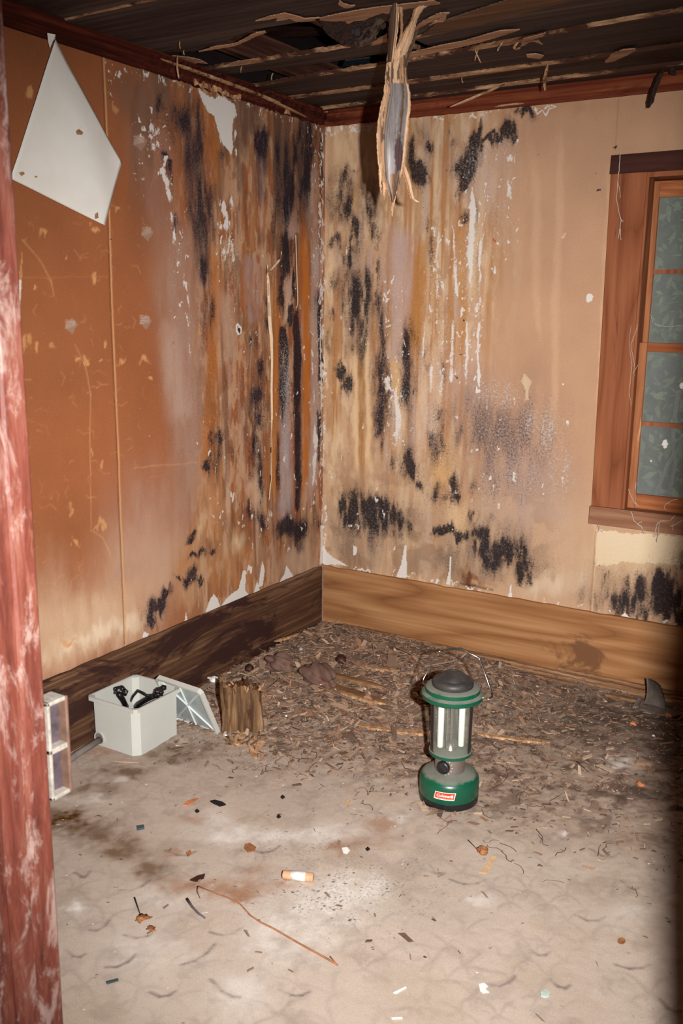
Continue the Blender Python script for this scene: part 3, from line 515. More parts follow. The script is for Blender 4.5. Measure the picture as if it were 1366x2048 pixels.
# rubble-covered back half
deb = sst(0, 1, (V-(-1.50+.28*(fbm(U, V, 3, 3, 250, 4)-.5)+.12*(U-1.0)))/.45)
dc = fbm(U, V, 60, 60, 251, 5); d2 = fbm(U, V, 18, 18, 252, 5)
dcol = lin((112, 90, 76))*(1-dc[..., None])+lin((176, 148, 126))*dc[..., None]
f = (deb*(.55+.5*d2))[..., None].clip(0, 1)*.85; S.T[:] = S.T*(1-f)+dcol*f
f = (deb*sst(.5, .66, fbm(U, V, 24, 24, 253, 5)))[..., None]*.7; S.T[:] = S.T*(1-f)+lin((78, 56, 46))*f
for x, y, rx, ry, a in [(640, 1290, 60, 40, .6), (760, 1300, 90, 30, .6), (560, 1330, 80, 30, .4), (880, 1310, 90, 25, .5), (1250, 1440, 110, 50, .8), (1340, 1460, 60, 70, .85), (1150, 1430, 80, 40, .6), (1100, 1370, 60, 25, .5), (1290, 1590, 50, 22, .7), (1250, 1500, 40, 20, .5), (1350, 1540, 40, 40, .6)]: B((84, 68, 60), x, y, rx, ry, a)  # darker brown patches by the corner, far skirting and right edge
for x, y, rx, ry, a in [(140, 1640, 50, 26, .95), (200, 1670, 50, 22, .7), (250, 1700, 50, 20, .7), (310, 1740, 40, 20, .7), (170, 1580, 60, 14, .6), (250, 1545, 60, 14, .7), (330, 1510, 60, 14, .7), (400, 1500, 40, 12, .5)]: B((104, 76, 54), x, y, rx, ry, a)
for x, y, rx, ry, a in [(400, 1770, 60, 14, .7), (470, 1790, 40, 10, .75), (500, 1775, 60, 14, .5), (520, 1740, 40, 12, .45), (730, 1680, 50, 14, .5), (690, 1700, 20, 10, .6), (760, 1650, 30, 12, .5), (500, 1795, 14, 8, .8), (560, 1770, 30, 6, .6), (340, 1705, 16, 8, .5), (175, 1505, 60, 10, .5), (380, 1640, 30, 8, .4)]: B((150, 106, 76), x, y, rx, ry, a)
for x, y, rx, ry, a in [(480, 1670, 90, 14, .6), (620, 1670, 80, 14, .6), (440, 1640, 30, 24, .45), (660, 1800, 90, 50, .55), (560, 1870, 90, 50, .45), (720, 1770, 60, 30, .5), (680, 1660, 40, 12, .4), (150, 1820, 22, 12, .9), (480, 2000, 60, 40, .4), (300, 1900, 80, 50, .3), (1240, 1530, 26, 12, .7), (960, 1800, 20, 12, .4), (1130, 1670, 14, 6, .8), (1260, 1830, 40, 20, .3), (180, 1600, 40, 8, .6), (800, 1640, 20, 8, .5), (340, 1800, 70, 20, .3), (230, 1560, 20, 6, .5)]: B((222, 212, 204), x, y, rx, ry, a)
B((196, 160, 128), 1280, 1530, 14, 9, .9)
for x, y, rx, ry, a in [(1250, 1780, 110, 30, .4), (1320, 1900, 60, 100, .3), (1280, 1690, 80, 30, .4)]: B((140, 118, 100), x, y, rx, ry, a)
B('d', 700, 1780, 200, 90, .45); B('d', 600, 1690, 160, 40, .4); B('e', 600, 1850, 250, 120, .25); B('d', 620, 1400, 500, 140, .5); B('e', 800, 1420, 500, 110, .45)
rs = np.random.RandomState(12)
for _ in range(420):
    x = rs.uniform(100, 1366); y = rs.uniform(1560, 2048); B('k', x, y, rs.uniform(.8, 2.6), rs.uniform(.6, 1.6), rs.uniform(.8, 1.2), rag=0)
for _ in range(260):
    x = rs.uniform(100, 1366); y = rs.uniform(1500, 2048); B('w', x, y, rs.uniform(.8, 2.8), rs.uniform(.6, 1.8), rs.uniform(.8, 1.2), rag=0)
for _ in range(180): B('k', rs.normal(640, 70), rs.normal(1790, 25), rs.uniform(.8, 2.6), rs.uniform(.6, 1.6), 1.1, rag=0)
for x, y, L, a in [(150, 1745, 30, .2), (130, 1900, 40, .4), (210, 1935, 60, -.3), (300, 1985, 50, .1), (420, 1960, 60, .8), (360, 1930, 70, -.5), (250, 1870, 60, 0), (180, 1860, 40, -.3), (420, 1865, 60, 0), (900, 1760, 70, .1), (860, 1730, 30, 1), (1150, 1830, 60, .2), (1240, 1760, 40, .6), (1060, 1900, 40, .3), (980, 1970, 50, -.2), (1100, 1960, 40, .5), (1230, 1930, 70, .1), (1320, 2000, 40, .9), (500, 1700, 60, 0), (240, 1780, 60, -.2), (330, 1700, 60, .2), (560, 1980, 60, .2), (1180, 1700, 60, .3), (1300, 1690, 60, .2)]:
    R((116, 100, 96), [(x, y), (x+L*.4, y+L*.4*math.sin(a)+6), (x+L*.75, y+L*.75*math.sin(a)+2), (x+L, y+L*math.sin(a)-8)], 2.2, .6, rag=.6)
t = NT('dusty_vinyl'); mm = m_wall('dusty_floor', (46, 36, 34), (226, 218, 210), streak=False, rough=.85)
HF = deb*(.010*fbm(U, V, 25, 25, 261, 4)+.010*fbm(U, V, 6, 6, 262, 3))+.022*np.exp(-((U-.25)**2+(V+.28)**2)/.16)*fbm(U, V, 14, 14, 263, 4)+.0012*fbm(U, V, 60, 60, 264, 3)
HF *= sst(-3, -1.6, V)
fl = S.build('floor', mm, h=HF); fl['label'] = 'worn beige vinyl floor under dust and wood rubble'
def hf(x, y):
    j = int(np.clip(np.searchsorted(S.us, x), 0, len(S.us)-1)); i = int(np.clip(np.searchsorted(S.vs, y), 0, len(S.vs)-1)); return float(HF[i, j])

# ------------------------------------------------------------------ shell behind and around
M_PLAIN = m_plain('old_plaster', (126, 96, 78), .9); M_DARK = m_plain('dark_timber', (26, 16, 14), .9, var=.4, scale=20)
M_MAROON = m_plain('hall_bounce_maroon', (58, 30, 28), .9)  # unseen hall walls, tinted maroon for a faint reddish flash bounce
def sbox(name, lo, hi, mat, lab=None):
    b = MB(); b.box(lo, hi); return struct(b.build(name, mat), lab)
sbox('trim_1', (-.12, -3.1, -.05), (-.006, .12, 3.1), M_DARK, 'studs and sheathing behind the left wall')
b = MB()
b.box((-.12, .006, -.05), (wx0-.004, .12, 3.1)); b.box((WX1+.004, .006, -.05), (3.1, .12, 3.1)); b.box((wx0-.004, .006, -.05), (WX1+.004, .12, WZ0-.004)); b.box((wx0-.004, .006, WZ1+.004), (WX1+.004, .12, 3.1))
struct(b.build('trim_2', M_DARK), 'sheathing behind the window wall')
sbox('wall_right', (3.0, -3.04, -.02), (3.1, .02, 3.1), M_PLAIN)
sbox('trim_3', (-.12, -3.1, 2.95), (3.1, .12, 3.05), M_DARK, 'roof deck above the broken ceiling')
# doorway
JX = 1.392; flx, fly = fp[0], fp[1]; tx, ty = 2.098, -1.823
RX = flx+(tx-flx)*((-2.95)-fly)/(ty-fly)
b = MB(); b.box((-.02, -3.04, -.02), (JX-.03, -2.915, 3.0)); b.box((RX+.03, -3.04, -.02), (3.1, -2.915, 3.0)); b.box((JX-.03, -3.04, 2.05), (RX+.03, -2.915, 3.0))
struct(b.build('wall_front', M_PLAIN))
b = MB()
for lo, hi in (((.2, -5.6, -.06), (4.2, -3.04, -.004)), ((.2, -5.6, 2.6), (4.2, -3.04, 2.7)), ((.1, -5.6, -.06), (.2, -3.04, 2.7)), ((4.2, -5.6, -.06), (4.3, -3.04, 2.7)), ((.1, -5.7, -.06), (4.3, -5.6, 2.7)), ((3.1, -3.14, -.06), (4.3, -3.04, 2.7)), ): b.box(lo, hi)
struct(b.build('wall_hall', M_MAROON), 'walls of the room the picture is taken from')
sbox('trim_4', (-.12, -3.1, -.08), (3.1, .12, -.03), M_DARK, 'subfloor')
t = NT('worn_maroon_paint'); v = t.coord((1, 1, .12)); v2 = t.coord((1, 1, .35)); n = t.noise(v, 55, 8, .72, .4); n2 = t.noise(v2, 26, 8, .75, .5); n3 = t.noise(t.coord(), 3, 3)
c = t.ramp(n, [(.32, L4((60, 26, 20))), (.5, L4((88, 42, 32))), (.68, L4((106, 64, 52)))])
c = t.mix(t.math('MULTIPLY', t.step(n2, .50, .64), .7), c, L4((138, 116, 108))); c = t.mix(t.step(t.noise(v, 30, 6, .8), .60, .68), c, L4((110, 70, 48)))
t.base(c); t.b.inputs['Roughness'].default_value = .55; t.bump(n2, .5, .003); M_JAMB = t.m
t = NT('door_post')
b = MB()   # left jamb: reveal with two beads
pr_ = [(JX-.03, -3.05), (JX, -3.05), (JX, -2.985), (JX-.004, -2.981), (JX-.004, -2.976), (JX+.003, -2.972), (JX+.003, -2.949), (JX-.003, -2.945), (JX-.003, -2.940), (JX, -2.936), (JX, -2.905), (JX-.006, -2.899), (JX-.03, -2.899)]
n = len(pr_); b.add([(x, y, z) for z in (-.01, 2.05) for x, y in pr_], [(i, (i+1) % n, n+(i+1) % n, n+i) for i in range(n)]+[tuple(range(n))[::-1], tuple(range(n, 2*n))])
jl = struct(b.build('door_1', M_JAMB), 'left door jamb in worn maroon paint, blurred close up')
b = MB(); b.box((RX, -3.05, -.01), (RX+.03, -2.9, 2.05)); struct(b.build('door_2', M_JAMB), 'right door jamb')
b = MB(); b.box((JX-.03, -3.05, 2.05), (RX+.03, -2.9, 2.08)); struct(b.build('door_3', M_JAMB), 'door head')
b = MB(); b.box((JX-.09, -2.915, 0), (JX-.006, -2.899, 2.05)); struct(b.build('door_4', M_JAMB), 'inner door casing')
# lock keeper on the room edge of the jamb
M_KEEP = m_plain('painted_keeper', (124, 116, 108), .6, var=.35, scale=70, bump=.5); M_KEEPH = m_plain('keeper_hollow', (56, 46, 50), .7, var=.5, scale=60)
M_KEEPR = m_plain('keeper_edge', (84, 62, 52), .6, var=.3, scale=60)
k = thing('lock_keeper', 'worn painted lock keeper with two slots on the maroon door jamb', 'lock keeper', (JX-.02, -2.899, .83))
zk0 = 0; hk = .145; dk = .036
b = MB(); b.box((-.01, 0, 0), (.020, dk, .006)); b.box((-.01, 0, hk-.006), (.020, dk, hk)); b.box((-.01, 0, hk*.5-.004), (.020, dk, hk*.5+.004)); b.box((-.01, dk-.005, 0), (.021, dk, hk), m=1); b.box((-.01, 0, 0), (.020, .005, hk))
bevel(b.build('keeper_frame', [M_KEEP, M_KEEPR], k), .0015)
b = MB(); b.box((-.01, .003, .003), (.006, dk-.003, hk-.003)); b.build('strike_slot', M_KEEPH, k)

# ------------------------------------------------------------------ skirting boards
M_SKL = m_wood('dark_skirting', (54, 34, 26), (86, 58, 42), (142, 108, 80), axis=1, fine=70, stretch=.03, patch=(56, 34, 30), patchamt=.5, contrast=1.3, patchscale=6)
M_SKR = m_wood('pine_skirting', (112, 70, 42), (152, 104, 66), (184, 138, 96), axis=0, fine=40, stretch=.03, ring=3.2, contrast=1.1, patch=(118, 80, 54), patchamt=.12, patchscale=4)
def skirt(name, mat, axis, lo, hi, n=60, seed=1):
    rs = np.random.RandomState(seed); b = MB(); vs = []; fs = []
    for i in range(n+1):
        s_ = lo+(hi-lo)*i/n; zt = HS+rs.uniform(-.0015, .0015)-(.004 if rs.rand() < .1 else 0); th = .013 if axis else .02
        q = [(0, 0), (th, 0), (th, zt-.006), (th-.004, zt), (0, zt)]
        for d, z in q: vs.append((d, s_, z) if axis else (s_, -d, z))
    for i in range(n):
        for j in range(5): fs.append((i*5+j, i*5+(j+1) % 5, (i+1)*5+(j+1) % 5, (i+1)*5+j))
    fs += [(0, 1, 2, 3, 4), tuple(n*5+j for j in (4, 3, 2, 1, 0))]
    return struct(mesh(name, vs, fs, mat))
skirt('baseboard_left', M_SKL, 1, -2.9, -.02)['label'] = 'dark stained wide skirting board on the left wall'
skirt('baseboard_back', M_SKR, 0, .002, 3.0)['label'] = 'orange brown wide pine skirting board under the window wall'
# nail heads, pale corner bead
b = MB(); b.tube([(.016, -.022, .0), (.016, -.022, HS+.01)], .0035, 6); struct(b.build('trim_5', m_plain('caulk', (150, 118, 100), .8, var=.4, scale=120)), 'pale bead in the skirting corner')
# shoe strips along the foot of the far skirting
M_LATH = m_wood('rotten_lath', (70, 46, 32), (136, 100, 72), (186, 150, 116), axis=0, fine=80, stretch=.05, contrast=1.4)
def splinter(name, p0, p1, w, h, seed, mat, label=None, cat='splinter', group=None, n=14, parent=None, taper=.35, bow=.01):
    rs = np.random.RandomState(seed); p0 = np.array(p0, float); p1 = np.array(p1, float); d = p1-p0; L = np.linalg.norm(d); d /= L
    s_ = np.cross(d, [0, 0, 1.]); s_ = s_/(np.linalg.norm(s_)+1e-9) if np.linalg.norm(s_) > .05 else np.array([1., 0, 0]); u_ = np.cross(s_, d); vs = []; fs = []
    for i in range(n+1):
        t_ = i/n; e = min(1, (taper+(1-taper)*min(t_, 1-t_)*6)); c_ = p0+d*L*t_+s_*bow*math.sin(3.1*t_)+u_*rs.uniform(-.06, .06)*h
        a = w*.5*e*(1+rs.uniform(-.22, .22)); b_ = w*.5*e*(1+rs.uniform(-.22, .22)); hh = h*.5*e*(1+rs.uniform(-.2, .2))
        vs += [c_-s_*a-u_*hh, c_+s_*b_-u_*hh, c_+s_*b_*.8+u_*hh, c_-s_*a*.8+u_*hh]
    for i in range(n):
        for j in range(4): fs.append((i*4+j, (i+1)*4+j, (i+1)*4+(j+1) % 4, i*4+(j+1) % 4))
    fs += [(0, 1, 2, 3), (n*4+3, n*4+2, n*4+1, n*4)]
    o = mesh(name, vs, fs, mat, parent)
    if label: tag(o, label, cat, group)
    return o
for i, (x0, x1, y, w, z) in enumerate([(.14, 1.2, -.030, .018, .010), (.62, 2.3, -.052, .026, .012), (.9, 2.2, -.085, .02, .008), (1.2, 2.4, -.036, .022, .02)]):
    q = splinter('trim_%d' % (6+i), (x0, y, z+hf(x0, y)*.5), (x1, y-.012, z+hf(x1, y)*.5), w, .016, 70+i, M_LATH, n=60, taper=.6, bow=.004); struct(q, 'split shoe strip along the foot of the far skirting')
q = splinter('trim_10', (.026, -1.25, .010), (.024, -.06, .012), .02, .022, 77, M_SKL, n=40, taper=.7, bow=.003); struct(q, 'dark shoe strip along the foot of the left skirting')

# ------------------------------------------------------------------ crown moulding
M_CRL = m_wood('dark_red_crown', (30, 8, 6), (66, 24, 16), (112, 52, 32), axis=1, fine=90, stretch=.04, contrast=1.3)
M_CRR = m_wood('red_crown', (52, 18, 12), (104, 48, 30), (150, 84, 52), axis=0, fine=60, stretch=.03, contrast=1.2, patch=(60, 20, 16), patchamt=.5, patchscale=2)
M_RAW = m_wood('raw_torn_wood', (120, 84, 56), (176, 134, 98), (214, 178, 142), axis=0, fine=90, stretch=.07, contrast=1.3, patch=(84, 50, 36), patchamt=.45, patchscale=6)
def crown(name, mat, axis, lo, hi, rot0, n, seed, lab):
    rs = np.random.RandomState(seed); vs = []; fs = []; fm = []
    for i in range(n+1):
        s_ = lo+(hi-lo)*i/n; rt = rot0(s_); j = lambda a: (float(vn(np.array(i*.35), np.array(rs.randint(3)*1.), 1, 1, seed+2))-.5)*2*a*rt
        q = [(0, HC+j(.006)), (.010+j(.006), HC+j(.006)), (.013+j(.006), HC+.016+j(.01)), (.021+j(.008), HC+.022+j(.008)), (.024+j(.008), CZ-.012+j(.006)), (.034+j(.01), CZ-.006+j(.004)), (.034, CZ+.004), (0, CZ+.004)]
        for d, z in q: vs.append((d, s_, z) if axis else (s_, -d, z))
    for i in range(n):
        for j_ in range(8):
            fs.append((i*8+j_, i*8+(j_+1) % 8, (i+1)*8+(j_+1) % 8, (i+1)*8+j_)); fm.append(1 if j_ in (1, 2, 4) and float(vn(np.array(i*.07), np.array(j_*.9), 1, 1, seed)) > 1.30-.52*rot0(lo+(hi-lo)*i/n) else 0)
    return struct(mesh(name, vs, fs, [mat, M_RAW], fm=fm), lab)
crown('trim_11', M_CRL, 1, -3.0, -.03, lambda y: float(sst(-1.25, -1.0, y)), 220, 5, 'dark red crown strip, rotted near the corner')
crown('trim_12', M_CRR, 0, .0, 3.0, lambda x: .25*float(1-sst(.5, .9, x))+.08, 160, 6, 'red brown crown strip along the window wall')
splinter('wood_splinter', at(468, 168, x=.042), at(612, 234, x=.040), .012, .006, 91, M_RAW, 'long pale strip splitting off the left crown moulding', 'splinter', bow=.006)
splinter('wood_splinter', at(322, 118, x=.04), at(560, 205, x=.036), .014, .008, 92, M_RAW, 'tan torn strip along the bottom of the left crown moulding', 'splinter', n=40, bow=.004)
splinter('wood_splinter', at(698, 214, y=-.036), at(738, 208, y=-.036), .008, .004, 93, M_RAW, 'short torn chip on the far crown beside the hanging board', 'splinter')
splinter('wood_splinter', at(990, 214, y=-.034), at(1048, 207, y=-.034), .012, .005, 94, M_RAW, 'flat pale chip stuck to the red crown strip', 'splinter')

# ------------------------------------------------------------------ ceiling boards, each a child of the ceiling
M_BOARD = m_wood('weathered_board', (36, 26, 28), (62, 50, 48), (96, 82, 74), axis=0, fine=46, stretch=.05, contrast=1.15, patch=(48, 30, 26), patchamt=.35, patchscale=2.5, rough=.7)
nt = M_BOARD.node_tree; bs = nt.nodes['Principled BSDF']; prev = bs.inputs['Base Color'].links[0].from_socket
tt = NT.__new__(NT); tt.m = M_BOARD; tt.t = nt; tt.n = nt.nodes; tt.l = nt.links; tt.b = bs
pn = tt.noise(tt.coord((.45, 1, 1)), 7, 8, .8, .8); tt.base(tt.mix(tt.math('MULTIPLY', tt.step(pn, .66, .76), .6), prev, L4((150, 140, 136))))
M_EDGE = m_wood('torn_edge', (96, 62, 44), (150, 110, 80), (196, 158, 122), axis=0, fine=90, stretch=.12, contrast=1.4, patch=(70, 44, 34), patchamt=.6, patchscale=9)
b = MB(); b.box((-.02, -2.95, 2.62), (3.0, .0, 2.66)); ceil = struct(b.build('ceiling', M_DARK), 'broken plank ceiling, dark weathered boards with torn edges')
def pl(pts): return lambda x: float(np.interp(x, [p[0] for p in pts], [p[1] for p in pts]))
Lw = pl([(-.1, .0), (3, .0)]); L1 = pl([(0, -.079), (.466, -.097), (1.038, -.125), (1.415, -.13), (3, -.16)]); L2 = pl([(0, -.315), (.587, -.333), (1.116, -.347), (1.581, -.372), (3, -.44)])
L3 = pl([(-.035, -.556), (.377, -.603), (.716, -.611), (1.091, -.668), (1.374, -.716), (1.657, -.74), (3, -.88)])
Lb = pl([(-.012, -.735), (.442, -.706), (.70, -.72), (.86, -.66), (1.12, -.672), (1.374, -.716), (1.657, -.74), (3, -.88)]); Lt = pl([(-.012, -.857), (.543, -.866), (.79, -.885), (.858, -.835), (1.259, -.93), (1.421, -.967), (3, -1.25)])
Lh = pl([(-.02, -1.13), (.009, -1.10), (.143, -1.05), (.3, -1.10), (.462, -1.159), (.706, -1.154), (.86, -1.13), (.875, -.86), (1.259, -.932), (1.421, -.969), (3, -1.25)])
Lf = pl([(-.02, -1.52), (3, -1.62)]); Lg = pl([(-.02, -1.9), (3, -1.98)])
def board(name, far, near, x0, x1, zf, zn, seed, tear=.0, band=.0, bandf=None, n=None, lab=None, extra=lambda x: 0):
    rs = np.random.RandomState(seed); n = n or int((x1-x0)/.012); vs = []; fs = []; fm = []; th = .018
    xs = np.linspace(x0, x1, n+1); jag = fbm(xs, xs*0, 40, 1, seed, 4)-.5; jag2 = fbm(xs, xs*0, 9, 1, seed+3, 4)
    for i, x in enumerate(xs):
        yn = near(x)+jag[i]*(.006+tear); yf = far(x)+.002; bw = .002+max(0, band*(jag2[i]-.35)*2.4*(bandf(x) if bandf else 1)); sg = extra(x)
        zz = lambda y: zf+(zn-zf)*(y-yf)/(yn-yf)+sg
        vs += [(x, yf, zz(yf)), (x, yn+bw, zz(yn+bw)), (x, yn, zz(yn)+.003+rs.uniform(0, .003)), (x, yn+.001, zz(yn)+th*.8+rs.uniform(-.002, .002)), (x, yf, zz(yf)+th)]
    for i in range(n):
        for j in range(5): fs.append((i*5+j, (i+1)*5+j, (i+1)*5+(j+1) % 5, i*5+(j+1) % 5)); fm.append(1 if j in (1, 2) else 0)
    fs += [(0, 1, 2, 3, 4), tuple(n*5+j for j in (4, 3, 2, 1, 0))]; fm += [1, 1]
    o = mesh(name, vs, fs, [M_BOARD, M_EDGE], ceil, fm=fm)
    if lab: o['label'] = lab
    return o
board('ceiling_board', Lw, L1, .0, 3, CZ+.003, CZ-.004, 1, band=.01)
board('ceiling_board', L1, L2, .0, 3, CZ+.010, CZ-.004, 2, band=.012)
board('ceiling_board', L2, L3, .0, 3, CZ+.010, CZ-.005, 3, .004, .03, bandf=lambda x: 1 if .6 < x < 1.3 else .35)
board('ceiling_board', Lb, Lt, .0, .80, CZ+.006, CZ-.004, 4, .004, .012)
board('ceiling_board', Lb, Lt, .855, 3, CZ+.008, CZ+.001, 5, .004, .004)
board('ceiling_board', Lh, Lf, .0, 3, CZ+.004, CZ-.001, 6, .004, .0, lab='wide dark board in front of the hole')
board('ceiling_board', Lf, Lg, .0, 3, CZ+.006, CZ, 7)
board('ceiling_board', Lg, pl([(0, -2.3), (3, -2.35)]), .0, 3, CZ+.006, CZ, 8)
board('ceiling_board', pl([(0, -2.3), (3, -2.35)]), pl([(0, -2.92), (3, -2.92)]), .0, 3, CZ+.006, CZ, 9)
# torn pale wood along the front of the hole: thin slabs hanging under the wide board
def shred(name, pts, z, seed, lab, th=.003, dens=8):
    rs = np.random.RandomState(seed); q = [at(x, y, z=z) for x, y in pts]; m = len(q)
    bm = bmesh.new(); P = []
    for i in range(m):
        a, b_ = q[i], q[(i+1) % m]; L = np.linalg.norm(b_-a); nn = max(1, int(L/.006)) if dens else 1
        for k_ in range(nn): t_ = k_/nn; p = a+(b_-a)*t_; P.append(p+np.array([rs.uniform(-1, 1)*.0014, rs.uniform(-1, 1)*.002, 0]))
    f = bm.faces.new([bm.verts.new(p) for p in P]); r_ = bmesh.ops.extrude_face_region(bm, geom=[f]); bmesh.ops.translate(bm, vec=(0, 0, th), verts=[v for v in r_['geom'] if isinstance(v, bmesh.types.BMVert)])
    bmesh.ops.recalc_face_normals(bm, faces=bm.faces); bmesh.ops.triangulate(bm, faces=bm.faces)
    me = bpy.data.meshes.new(name); bm.to_mesh(me); bm.free(); me.materials.append(M_RAW2); o = bpy.data.objects.new(name, me); COL.objects.link(o); return tag(o, lab, 'torn wood') if lab else o
M_RAW2 = m_wood('fresh_torn_wood', (112, 78, 58), (164, 126, 98), (200, 164, 134), axis=0, fine=70, stretch=.08, contrast=1.2)
z_ = CZ-.004
shred('torn_wood_strip', [(628, 40), (660, 32), (700, 24), (750, 16), (800, 10), (868, 2), (880, 8), (855, 12), (800, 20), (775, 28), (765, 26), (745, 33), (730, 40), (710, 42), (695, 48), (690, 42), (668, 43), (650, 42)], z_, 1, 'pale torn edge along the front of the ceiling hole')
shred('torn_wood_strip', [(398, 104), (430, 94), (470, 88), (490, 78), (500, 72), (512, 66), (530, 63), (532, 66), (510, 74), (495, 82), (470, 92), (430, 99)], z_, 2, 'thin curled edge at the left end of the ceiling hole')
shred('torn_wood_strip', [(510, 43), (540, 33), (570, 27), (590, 32), (610, 38), (640, 36), (640, 40), (610, 44), (592, 44), (580, 38), (560, 42), (552, 42), (560, 35), (535, 40)], z_, 3, 'flaked pale splinters on the board above the hole')
shred('torn_wood_strip', [(740, 92), (752, 82), (768, 72), (774, 68), (774, 84), (765, 86), (752, 90)], z_, 4, 'pale broken corner of the narrow board beside the plastic')
shred('torn_wood_strip', [(1040, 98), (1046, 78), (1072, 72), (1092, 66), (1090, 70), (1076, 78), (1085, 90), (1070, 84), (1060, 84), (1050, 90), (1030, 100)], z_, 5, 'forked pale splinter hanging from the middle board')
shred('torn_wood_strip', [(1209, 124), (1222, 110), (1245, 100), (1270, 98), (1272, 101), (1252, 112), (1232, 121), (1214, 126)], z_, 6, 'leaf shaped pale tear at the right of the ceiling')
shred('torn_wood_strip', [(345, 112), (375, 115), (400, 120), (415, 128), (395, 126), (385, 132), (402, 140), (360, 134), (340, 124)], z_+.01, 7, 'orange torn flake beside the left crown moulding')
shred('torn_wood_strip', [(1052, 110), (1072, 108), (1088, 112), (1080, 118), (1056, 116)], z_, 8, 'short splinter patch between the hanging fork and the bark strip')
shred('torn_wood_strip', [(680, 2), (688, 8), (700, 12), (710, 11), (705, 15), (690, 17), (684, 14), (676, 9)], z_, 9, 'curled chip at the top edge above the plastic')
shred('torn_wood_strip', [(872, 30), (880, 27), (900, 26), (885, 34), (860, 45), (840, 55), (830, 64), (828, 58), (845, 44)], z_, 10, 'brown shredded fibres right of the hanging board')
shred('torn_wood_strip', [(884, 38), (888, 30), (886, 26), (890, 27), (893, 33), (888, 44), (876, 45), (858, 52), (868, 44)], z_-.004, 11, 'pale hooked fibre right of the hanging board')
shred('torn_wood_strip', [(814, 108), (870, 94), (930, 82), (1000, 62), (1040, 60), (1010, 70), (950, 88), (880, 104), (830, 114), (815, 122)], z_-.001, 12, 'long pale torn edge under the black gap')
shred('torn_wood_strip', [(842, 74), (870, 50), (900, 38), (960, 18), (1010, 2), (1060, -12), (1180, -12), (1120, 8), (1050, 26), (960, 50), (890, 66)], z_+.0005, 21, 'long brown split underside right of the hanging board').data.materials[0] = m_wood('split_underside', (60, 40, 30), (104, 76, 56), (150, 116, 88), axis=0, fine=70, stretch=.04)
for i, (p0, p1, w, lab) in enumerate([((900, 214), (1010, 168), .016, 'long pale splinter hanging off the third board'), ((950, 98), (962, 126), .006, 'thin forked splinter under the black gap'), ((956, 100), (950, 122), .004, 'small twig of the forked splinter under the gap'), ((1096, 128), (1090, 182), .010, 'tapering pale splinter hanging right of centre'), ((995, 102), (1005, 84), .007, 'left prong of the pale fork on the ceiling'), ((1028, 98), (1036, 84), .009, 'middle prong of the pale fork on the ceiling'), ((924, 154), (926, 166), .004, 'tiny splinter below the second board edge'), ((355, 112), (358, 157), .006, 'grey nail-like sliver against the left crown'), ((360, 82), (361, 98), .004, 'tiny hanging sliver at the left of the hole'), ((368, 100), (369, 110), .004, 'pale stub sliver at the left of the hole'), ((484, 132), (482, 146), .004, 'tiny sliver under the narrow board'), ((546, 146), (543, 160), .004, 'tiny sliver under the second board'), ((808, 222), (812, 240), .008, 'dark chip on the far crown right of the hanging board')]):
    a = at(*p0, z=CZ-.01) if p0[1] < p1[1] else at(*p1, z=CZ-.01); D = float((a-CAM)@np.array([-math.sin(YAW), math.cos(YAW), 0])); e = atD(*(p1 if p0[1] < p1[1] else p0), D-.01)
    splinter('wood_splinter', a, e, w, w*.5, 300+i, M_RAW if i not in (12,) else M_BOARD, lab, 'splinter', n=8, bow=w*.6)
M_BARK = m_wood('dark_bark', (28, 18, 16), (52, 36, 30), (84, 62, 50), axis=2, fine=60, stretch=.1)
a = at(1325, 138, z=CZ-.005); D = float((a-CAM)@np.array([-math.sin(YAW), math.cos(YAW), 0])); splinter('bark_strip', a, atD(1297, 215, D-.01), .028, .014, 401, M_BARK, 'dark bark strip hanging in front of the right end of the crown', 'bark strip', bow=.012)
a = at(1352, 132, z=CZ-.005); D = float((a-CAM)@np.array([-math.sin(YAW), math.cos(YAW), 0])); splinter('bark_strip', a, atD(1350, 150, D-.01), .02, .01, 402, M_BARK, 'small brown bark curl at the right edge of the ceiling', 'bark strip')
# joists and roof boards above the hole
b = MB()
for i, x in enumerate((.16, .62, 1.08, 1.55, 2.1, 2.6)): b.box((x-.02, -2.9, CZ+.035), (x+.02, -.002, CZ+.13))
o = b.build('joist', m_wood('joist_wood', (40, 20, 16), (72, 42, 34), (120, 84, 64), axis=1, fine=50, stretch=.05), ceil)
for i, y in enumerate((-.55, -.78, -1.02, -1.25)):
    splinter('lath_strip', (-.01, y-.15, CZ+.15), (1.0, y+.35, CZ+.2), .10, .012, 410+i, m_wood('attic_lath%d' % i, (28, 14, 12), (50, 28, 24), (80, 54, 44), axis=0), parent=ceil, taper=1, bow=0)
# black plastic sheet bulging out of the hole
M_PLAS = m_plain('black_plastic', (20, 18, 24), .28, var=.3, spec=.7, scale=30)
vs = []; fs = []; n = 44
cor = [at(636, 44, z=CZ+.03), at(776, 18, z=CZ+.03), at(772, 78, z=CZ+.03), at(655, 70, z=CZ+.03)]
for i in range(n+1):
    for j in range(n+1):
        a_, b_ = i/n, j/n; p = (cor[0]*(1-a_)+cor[1]*a_)*(1-b_)+(cor[3]*(1-a_)+cor[2]*a_)*b_
        bul = math.sin(math.pi*a_)**.7*math.sin(math.pi*min(1, b_*1.0))**.7
        w = vn(np.array(a_*1.0+b_*.6), np.array(b_-a_*.3), 9, 7, 5)+.6*vn(np.array(a_), np.array(b_), 17, 15, 6)+.3*vn(np.array(a_), np.array(b_), 35, 30, 7)
        vs.append(p+np.array([0, 0, -.060*bul*(1-.3*abs(a_-.55))+.022*(abs(w-.9))*1.3]))
for i in range(n):
    for j in range(n): k_ = i*(n+1)+j; fs.append((k_, k_+1, k_+n+2, k_+n+1))
o = tag(mesh('plastic_sheet', vs, fs, M_PLAS, smooth=True), 'crumpled black plastic sheet bulging out of the ceiling hole', 'plastic sheet')
